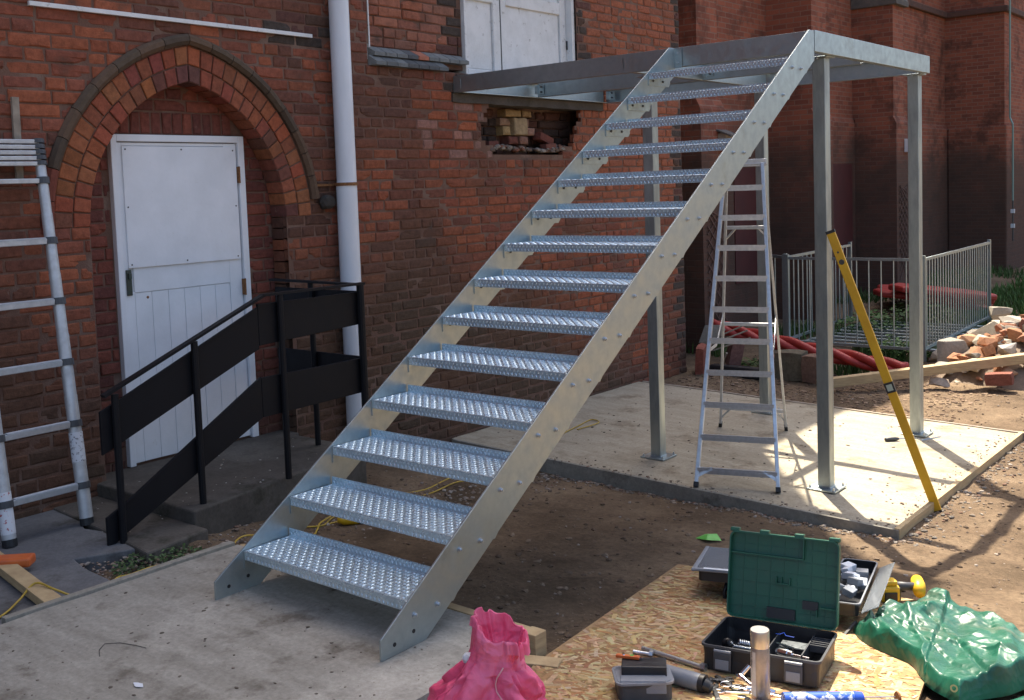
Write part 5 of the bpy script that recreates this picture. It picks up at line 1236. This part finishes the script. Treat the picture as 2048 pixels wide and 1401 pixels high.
t = thing('cable_plug', 'yellow site plug lying on soil behind the second tread', 'plug', (-.91, 1.46, -.23)); z = soil(-.91, 1.46)
m = MB(); m.tube([(-.96, 1.40, z + .035), (-.93, 1.43, z + .035), (-.88, 1.49, z + .035), (-.86, 1.51, z + .035)], [.016, .034, .036, .03], 14); m.build('plug_body', MT['yellow_pl'], t, smooth=True)
m = MB(); m.tube([(-.865, 1.505, z + .035), (-.845, 1.53, z + .035)], [.036, .034], 14); m.build('plug_collar', MT['dark'], t, smooth=True)

m = MB(); m.tube([(.112, -.80, .004), (.05, -.768, .004), (.0135, -.7245, .004), (.06, -.68, .004), (.14, -.655, .004), (.2, -.644, .004)], .0014, 6); tag(m.build('bent_wire', MT['iron'], smooth=True), 'thin bent wire lying on the foreground slab', 'wire')
m = MB(); m.add([(.476 + .022 * (1 + .5 * vn(k, 1, 2, 3.3)) * math.cos(k * .45) * 1.4, -.846 + .014 * (1 + .5 * vn(k, 5, 2, 3.3)) * math.sin(k * .45), .0045) for k in range(14)], [tuple(range(14))]); tag(m.build('paint_splash', MT['pvc']), 'small white splash on the foreground slab', 'splash')
# ================================================================ BARRIERS, RED DUCT, RUBBLE, PLANK
def barrier(label, p, q, z0=-.44, z1=.80, pitch=.125, ht=None, posts=True):
    p = Vector((*p, 0)); q = Vector((*q, 0)); L = (q - p).length; n = int(L / pitch); t = thing('steel_barrier', label, 'barrier', (p.x, p.y, z0))
    for zz in (z0 + .08, z1 - .02):
        m = MB(); m.bar(p + Vector((0, 0, zz)), q + Vector((0, 0, zz)), .035, .035); m.build('rail', MT['galv'], t)
    for i in range(1, n):
        c = p.lerp(q, i / n); m = MB(); m.tube([c + Vector((0, 0, z0 + .08)), c + Vector((0, 0, z1 - .02))], .009, 6); m.build('bar', MT['galv'], t)
    for e in (p, q):
        m = MB(); m.bar(e + Vector((0, 0, z0 - .08)), e + Vector((0, 0, z1 + .03)), .045, .045, (0, 1, 0)); m.build('end_post', MT['galv'], t)
barrier('galvanised barrier panel on the left of the fenced patch', (-2.12, 10.5), (-2.26, 13.2), pitch=.16)
barrier('galvanised barrier panel across the front of the fenced patch', (-2.06, 10.46), (-.30, 10.50), pitch=.16)
barrier('galvanised barrier panel on the right of the fenced patch', (-.26, 10.55), (-.40, 14.0))
barrier('short barrier piece behind the stepladder and the red duct', (-2.60, 10.9), (-2.16, 10.62), pitch=.2)
t = thing('flat_barrier', 'galvanised barrier panel lying flat on the ground inside the fence', 'barrier', (-1.2, 12, -.5))
for k in range(9):
    yy = 10.75 + k * .30; m = MB(); m.bar((-2.0, yy, -.40), (.2, yy + .03, -.40), .10, .02); m.build('slat', MT['galv'], t)
for xx in (-2.0, .2):
    m = MB(); m.bar((xx, 10.7, -.425), (xx, 13.2, -.425), .05, .03); m.build('side_rail', MT['galv'], t)
# stacked red barrier plates
for k, (x0, y0, a, z, w, l) in enumerate(((-1.55, 14.95, 12, -.22, .45, .95), (-1.35, 14.7, 30, -.12, .42, .85), (-1.75, 15.6, 5, -.32, .5, .95))):
    M_ = Matrix.Translation((x0, y0, z)) @ Matrix.Rotation(R(a), 4, 'Z') @ Matrix.Rotation(R(4 + 3 * k), 4, 'Y'); m = MB(M_)
    m.prism([(-l, -.1), (-l * .8, -w), (l * .7, -w), (l, -.15), (l, .2), (l * .6, w), (-l * .7, w)], 'z', 0, .10)
    tag(m.build('red_barrier_board', MT['red_pl'], bevel=.03), ('red plastic barrier board at the bottom left of the pile beyond the fence', 'red plastic barrier board lying on top of the pile beyond the fence', 'red plastic barrier board furthest back in the pile beyond the fence')[k], 'board')
# twisted red ducting
t = thing('twisted_duct', 'thick bundle of twisted red plastic duct lying across stone blocks', 'duct', (-1, 9.3, -.5))
A_, B_ = Vector((-2.55, 9.25, -.02)), Vector((-.10, 9.42, -.43))
for s in range(3):
    pts = []
    for k in range(60):
        u = k / 59; a = s * 2 * math.pi / 3 + u * 2 * math.pi * 2.1; c = A_.lerp(B_, u) + Vector((0, 0, -.03 * math.sin(math.pi * u))); pts.append(c + Vector((0, math.cos(a), math.sin(a))) * .052)
    m = MB(); m.tube(pts, .052, 10); m.build('duct_strand', MT['red_pl'], t, smooth=True)
# plank
t = thing('scaffold_plank', 'long pale timber plank resting on the edge of the rubble heap', 'plank', (-.3, 8.6, -.5))
a, b = Vector((-.66, 8.18, -.45)), Vector((1.42, 9.78, -.19)); m = MB(); m.bar(a, b, .115, .10); m.build('plank', MT['wood'], t, bevel=.004)
for u in (.50, .56, .63, .69, .76, .83, .9):
    p = a.lerp(b, u) + Vector((random.uniform(-.03, .03), random.uniform(-.02, .02), .0505)); m = MB(); m.lathe([(.007, 0), (.006, .002)], 8, Matrix.Translation(p)); m.build('nail_hole', MT['iron'], t)
# stone blocks under the duct
def rock(m, c, s, seed, rot=0, n=15):
    rr = random.Random(seed * 17 + 3); bm = bmesh.new(); Mr = Matrix.Rotation(rot, 3, 'Z')
    for k in range(n):
        v = Vector((rr.gauss(0, 1), rr.gauss(0, 1), rr.gauss(0, 1))).normalized() * rr.uniform(.8, 1.12); q = max(abs(v.x), abs(v.y), abs(v.z)); v = v.lerp(v / q * .9, .6)
        bm.verts.new(Vector(c) + Mr @ Vector((v.x * s[0], v.y * s[1], v.z * s[2])))
    r = bmesh.ops.convex_hull(bm, input=bm.verts[:])
    for v in [v for v in bm.verts if not v.link_faces]: bm.verts.remove(v)
    bmesh.ops.bevel(bm, geom=bm.edges[:], offset=min(s) * .035, segments=1, affect='EDGES')
    m.bm(bm)
def stone(label, c, s, tone, seed, rot=0, cat='stone', name='stone_block', rough=.12, group=None):
    m = MB(); m.tone = tone; rock(m, c, s, seed, rot); return tag(m.build(name, MT['tone']), label, cat, group)
loose_brick('mossy stone block left of the pair under the red duct', (-1.22, 8.72, -.36), (.34, .3, .34), .15, (0, 0), (.13, .105, .07), cat='stone', name='stone_block', seed=11)
loose_brick('reddish stone block right of the pair under the red duct', (-.90, 8.70, -.37), (.24, .28, .32), -.1, (0, 0), (.2, .12, .085), cat='stone', name='stone_block', seed=12)
loose_brick('broken brick leaning at the foot of the wall corner', (-2.12, 8.15, -.28), (.1, .2, .36), .3, (.2, .1), (.26, .085, .06), seed=13)
loose_brick('upright broken brick lump behind the stepladder steps', (-1.98, 8.75, -.28), (.16, .16, .3), .8, (.1, .2), (.2, .1, .085), seed=14)
loose_brick('pale broken brick among weeds behind the stepladder', (-1.55, 8.95, -.37), (.3, .16, .12), .5, (.1, .2), (.34, .17, .12), seed=15)
m = MB(); m.tone = (.27, .25, .22); rock(m, (-2.16, 8.5, -.02), (.20, .018, .13), 5, .4, 18); tag(m.build('roof_slate', MT['tone']), 'pale curved slate fragment leaning at the wall corner', 'slate')
m = MB(); m.tone = (.025, .028, .032); m.box(-2.1, -1.35, 8.30, 8.42, -.5, -.36); tag(m.build('black_sheet', MT['dark'], bevel=.02), 'folded black plastic sheet on the ground behind the stepladder', 'sheet')
for i, (p, q) in enumerate((((-2.2, 8.5, -.1), (-1.75, 8.7, .12)), ((-2.2, 8.45, -.16), (-1.8, 8.75, .02)), ((-2.15, 8.5, -.22), (-1.7, 8.62, -.05)), ((-2.05, 8.4, -.45), (-1.85, 8.3, -.2)))):
    m = MB(); m.bar(p, q, .022, .016); tag(m.build('timber_lath', MT['wood_dull']), 'thin weathered lath among debris at the wall corner', 'lath', 'laths at the wall corner')
# rubble heap
RBT = [('large grey concrete lump at the left end of the rubble heap', (.22, 10.0, -.30), (.24, .2, .2), (.29, .265, .225), 1, 'c'),
       ('tall tilted slab of pale concrete in the middle of the rubble heap', (.62, 10.25, -.12), (.16, .30, .24), (.38, .35, .29), 2, 'c'),
       ('square edged concrete block on top of the rubble heap', (.82, 10.35, .02), (.17, .15, .13), (.36, .33, .29), 3, 'c'),
       ('angular pale concrete piece at the back of the rubble heap', (.50, 11.1, .05), (.20, .14, .12), (.35, .32, .26), 4, 'c'),
       ('small pale concrete chunk by the plank at the left of the heap', (.30, 9.55, -.40), (.12, .10, .08), (.36, .33, .28), 5, 'c'),
       ('pale concrete chunk at the right edge of the rubble heap', (1.22, 10.0, -.02), (.15, .12, .12), (.37, .34, .29), 6, 'c'),
       ('dark red brick upright near the right of the heap', (1.02, 10.3, -.02), (.22, .12, .26), (.24, .11, .08), 7, 'b'),
       ('orange brick with a frog lying tilted in front of the heap', (.72, 9.72, -.20), (.24, .13, .11), (.46, .22, .11), 8, 'b'),
       ('large orange red brick highest on the rubble heap', (1.18, 10.75, .24), (.30, .16, .16), (.45, .15, .075), 9, 'b'),
       ('broken orange brick low in front of the heap by the plank', (.52, 9.62, -.30), (.20, .12, .10), (.45, .19, .09), 10, 'b'),
       ('pink brick half at the back right of the heap', (.98, 10.9, .12), (.16, .12, .11), (.42, .18, .12), 11, 'b'),
       ('grey stone half buried at the right of the heap', (.95, 9.70, -.16), (.13, .11, .11), (.36, .33, .30), 12, 'c'),
       ('dark red brick in shade below the plank', (1.0, 9.15, -.40), (.28, .16, .13), (.22, .08, .055), 13, 'b'),
       ('pale mortar lump on the ground below the plank', (.42, 9.0, -.46), (.14, .10, .06), (.44, .36, .29), 14, 'c')]
for lb, c, s, tn, sd, k in RBT:
    if k == 'c': stone(lb, c, s, tn, sd, sd * .7, 'rubble', 'concrete_lump', .22)
    else: loose_brick(lb, c, s, sd * 1.1 % 2.2 - 1, ((sd % 3 - 1) * .3, (sd % 4 - 1.5) * .2), tn, 'brick', None, 'rubble_brick', sd)
hb = MB(); hb.tone = (.2, .15, .11)            # the mound of fines the pieces rest on
K = 26; vs = []
for j in range(K + 1):
    for i in range(K + 1):
        u, v = i / K * 2 - 1, j / K * 2 - 1; r = math.hypot(u, v); x, y = .95 + u * 1.05, 10.45 + v * 1.15
        h = max(0, 1 - r) ** .7 * .62; vs.append((x, y, soilz(x, y) - .02 + h + .05 * vn(x, y, 2, 4) * (h > 0)))
hb.add(vs, [(j * (K + 1) + i, j * (K + 1) + i + 1, (j + 1) * (K + 1) + i + 1, (j + 1) * (K + 1) + i) for j in range(K) for i in range(K)])
tag(hb.build('rubble_heap', MT['tone'], smooth=True), 'heap of broken masonry fines behind the plank', 'rubble')
for i in range(110):
    a = random.uniform(0, 6.28); r = random.uniform(.1, 1.0); x, y = .95 + 1.0 * r * math.cos(a), 10.2 + .95 * r * math.sin(a); h = max(0, 1 - math.hypot((x - .95) / 1.05, (y - 10.45) / 1.15)) ** .7 * .62
    s = .035 + .10 * random.random() ** 1.6; br_ = random.random() < .4
    tn = random.choice([(.42, .24, .14), (.36, .18, .10), (.30, .14, .085)]) if br_ else random.choice([(.40, .36, .29), (.33, .29, .24), (.45, .41, .33)])
    m = MB(); m.tone = tn; rock(m, (x, y, soilz(x, y) + h + s * .4), (s * 1.25, s, s * .75), i + 20, random.uniform(0, 3), 12)
    tag(m.build('rubble_piece', MT['tone']), 'small broken brick piece in the rubble heap' if br_ else 'small grey concrete piece in the rubble heap', 'rubble', 'brick pieces in the rubble heap' if br_ else 'concrete pieces in the rubble heap')
# ================================================================ LOOSE GROUND COVER
def pebbles(name, n, region, smin, smax, tones, mat='tone', zf=soil, up=.3, sub=1, sq=.6):
    m = MB(); k = 0
    while k < n:
        x, y = region()
        if x is None: continue
        s = smin + (smax - smin) * random.random() ** 2.5; m.tone = random.choice(tones)
        bm = bmesh.new(); bmesh.ops.create_icosphere(bm, subdivisions=sub, radius=1)
        if sub == 0: pass
        a = random.uniform(0, 6.28); c_, s_ = math.cos(a), math.sin(a); e = random.uniform(.55, 1.5)
        z0 = zf(x, y)
        for v in bm.verts:
            kx = 1 + random.uniform(-.28, .28); px, py = v.co.x * s * e * kx, v.co.y * s * kx
            v.co = (x + px * c_ - py * s_, y + px * s_ + py * c_, z0 + s * up + v.co.z * s * sq * kx)
        m.bm(bm); k += 1
    return tag(m.build(name, MT[mat]), kind='stuff')
STN = [(.22, .18, .14), (.27, .22, .18), (.17, .13, .10), (.14, .10, .075), (.32, .28, .24), (.2, .12, .085)]
SOI = [(.13, .09, .06), (.17, .12, .08), (.10, .07, .048), (.2, .145, .10)]
def reg_soil():
    x, y = random.uniform(-2.2, 4.0), random.uniform(.3, 11)
    if (-2.35 < x < 1.75 and 3.86 < y < 7.08) or (x < 1.5 and y < .43) or (x < -1.1 and y < 2.2) or inside((x, y), OSB): return None, None
    return x, y
pebbles('soil_clods', 3600, reg_soil, .004, .023, SOI, up=.12)
pebbles('soil_stones', 1500, reg_soil, .003, .014, STN, up=.25)
def reg_edge():
    u = random.random()
    if u < .55: x, y = random.uniform(-1.2, 1.8), 3.86 - abs(random.gauss(0, .07))
    else: x, y = 1.76 + abs(random.gauss(0, .13)), random.uniform(3.7, 7.3)
    return x, y
pebbles('slab_edge_gravel', 1300, reg_edge, .004, .020, STN + [(.2, .18, .155), (.15, .13, .11)], up=.2)
def reg_spill():
    if random.random() < .6: x, y = random.uniform(-1.6, 1.7), 3.88 + abs(random.gauss(0, .05))
    else: x, y = 1.70 - abs(random.gauss(0, .06)), random.uniform(3.9, 7.0)
    return x, y
pebbles('slab_spill', 500, reg_spill, .002, .012, SOI + STN, zf=lambda x, y: slab2z(x) + .004, up=.1, sq=.4)
def reg_bark():
    x, y = random.uniform(-2.2, 1.0), random.uniform(7.1, 9.2); return x, y
pebbles('bark_chips', 2200, reg_bark, .008, .028, [(.14, .09, .06), (.2, .13, .085), (.27, .19, .13), (.10, .065, .045)], up=.2, sq=.3)
def reg_patch():
    x, y = random.uniform(-1.3, -.62), random.uniform(-.28, .45)
    if inside((x, y), pv) or y > .1 + .3 * (x + 1.3) + .35: return None, None
    return x, y
pebbles('patch_gravel', 480, reg_patch, .006, .017, [(.24, .18, .13), (.3, .23, .18), (.18, .12, .09), (.25, .22, .19)], up=.3, zf=lambda x, y: soilz(x, y))
def reg_s1():
    return random.uniform(-.55, 1.4), random.uniform(-1.6, .35)
pebbles('slab_crumbs', 420, reg_s1, .0015, .009, [(.16, .135, .11), (.2, .165, .135), (.11, .09, .07)], zf=lambda x, y: .001, up=.1, sq=.3)
def reg_s2():
    return random.uniform(-2.2, 1.65), random.uniform(3.95, 7.0)
pebbles('platform_slab_crumbs', 420, reg_s2, .003, .016, [(.13, .10, .075), (.18, .14, .10), (.09, .065, .05)], zf=lambda x, y: slab2z(x) + .001, up=.1, sq=.3)
def reg_gully():
    x, y = random.uniform(-1.05, -.6), random.uniform(.45, 3.7); return x - random.random() * .6, y
pebbles('gully_gravel', 800, reg_gully, .006, .02, STN, up=.25)
def reg_land():
    return random.uniform(-2.25, -1.35), random.uniform(.1, 2.1)
pebbles('landing_crumbs', 90, reg_land, .003, .010, [(.4, .37, .33), (.25, .2, .16)], zf=lambda x, y: .034 if y > .55 else -.043, up=.2, sq=.5)
# grass and weeds
def blades(name, n, region, h0, h1, w, tones, zf=soil, lean=.5):
    m = MB()
    k = 0
    while k < n:
        x, y = region()
        if x is None: continue
        h = random.uniform(h0, h1); a = random.uniform(0, 6.28); b = random.uniform(0, 6.28); L = h * random.uniform(.1, lean); z = zf(x, y) - .005; m.tone = random.choice(tones)
        dx, dy = math.cos(a) * w / 2, math.sin(a) * w / 2; ex, ey = math.cos(b) * L, math.sin(b) * L
        m.add([(x - dx, y - dy, z), (x + dx, y + dy, z), (x + dx * .8 + ex * .4, y + dy * .8 + ey * .4, z + h * .55), (x - dx * .8 + ex * .4, y - dy * .8 + ey * .4, z + h * .55), (x + ex, y + ey, z + h)], [(0, 1, 2, 3), (3, 2, 4)]); k += 1
    return tag(m.build(name, MT['leafm']), kind='stuff')
GRN = [(.06, .12, .03), (.075, .14, .035), (.045, .09, .022), (.10, .15, .05), (.085, .11, .04)]
def reg_far():
    y = 9.3 + 15 * random.random() ** 1.3; x = random.uniform(-3.4, 3.5)
    if y > 22.2 or math.hypot((x - .95) / 1.0, (y - 10.4) / 1.1) < 1 or (y < 10.6 and x > -.6): return None, None
    if vn(x, y, 3, .9) < -.12: return None, None
    return x, y
blades('rough_grass', 15000, reg_far, .06, .2, .02, GRN)
def reg_right():
    y = random.uniform(13, 22); return random.uniform(-1.5, 6), y
blades('far_grass', 12000, reg_right, .08, .2, .035, [(.085, .16, .04), (.10, .18, .05), (.07, .13, .03)])
def weeds(name, label, cx, cy, r, h, n, tones, zf=soil, lw=.03):
    m = MB()
    for k in range(n):
        a = random.uniform(0, 6.28); rr = r * math.sqrt(random.random()); x, y = cx + rr * math.cos(a), cy + rr * math.sin(a); z = zf(x, y) + h * random.random() * (1 - .6 * (rr / r) ** 2)
        L = lw * random.uniform(.6, 1.3); b = random.uniform(0, 6.28); t_ = random.uniform(-.5, .5); m.tone = random.choice(tones)
        d = Vector((math.cos(b), math.sin(b), t_)); s = Vector((-math.sin(b), math.cos(b), random.uniform(-.4, .4)))
        c = Vector((x, y, z)); m.add([c - d * L, c + s * L * .5, c + d * L, c - s * L * .5], [(0, 1, 2, 3)])
    return tag(m.build(name, MT['leafm']), label, 'weeds')
def patch_z(x, y): return soilz(x, y) + .004
weeds('weed_patch', 'low green weeds beside the handrail foot by the slab edging', -.90, .12, .26, .05, 650, [(.05, .09, .03), (.07, .12, .045), (.04, .07, .025)], patch_z, .014)
weeds('weed_clump', 'green weeds under the red duct left of the stone blocks', -1.65, 9.0, .36, .18, 500, GRN, soil, .035)
weeds('weed_clump', 'bright weeds growing through the flat barrier near its front', -.75, 10.8, .3, .32, 420, [(.06, .13, .03), (.09, .17, .04)], soil, .04)
weeds('weed_clump', 'bright weeds growing inside the fence on the left', -1.7, 12.6, .5, .35, 500, [(.06, .13, .03), (.08, .15, .04)], soil, .045)
weeds('weed_clump', 'dark weeds along the fence behind the middle post', -1.3, 13.6, .7, .4, 600, GRN, soil, .05)
weeds('weed_clump', 'green weeds at the foot of the right barrier panel', -.2, 11.0, .28, .25, 300, [(.06, .13, .03), (.09, .17, .04)], soil, .04)
bpy.context.view_layer.update()
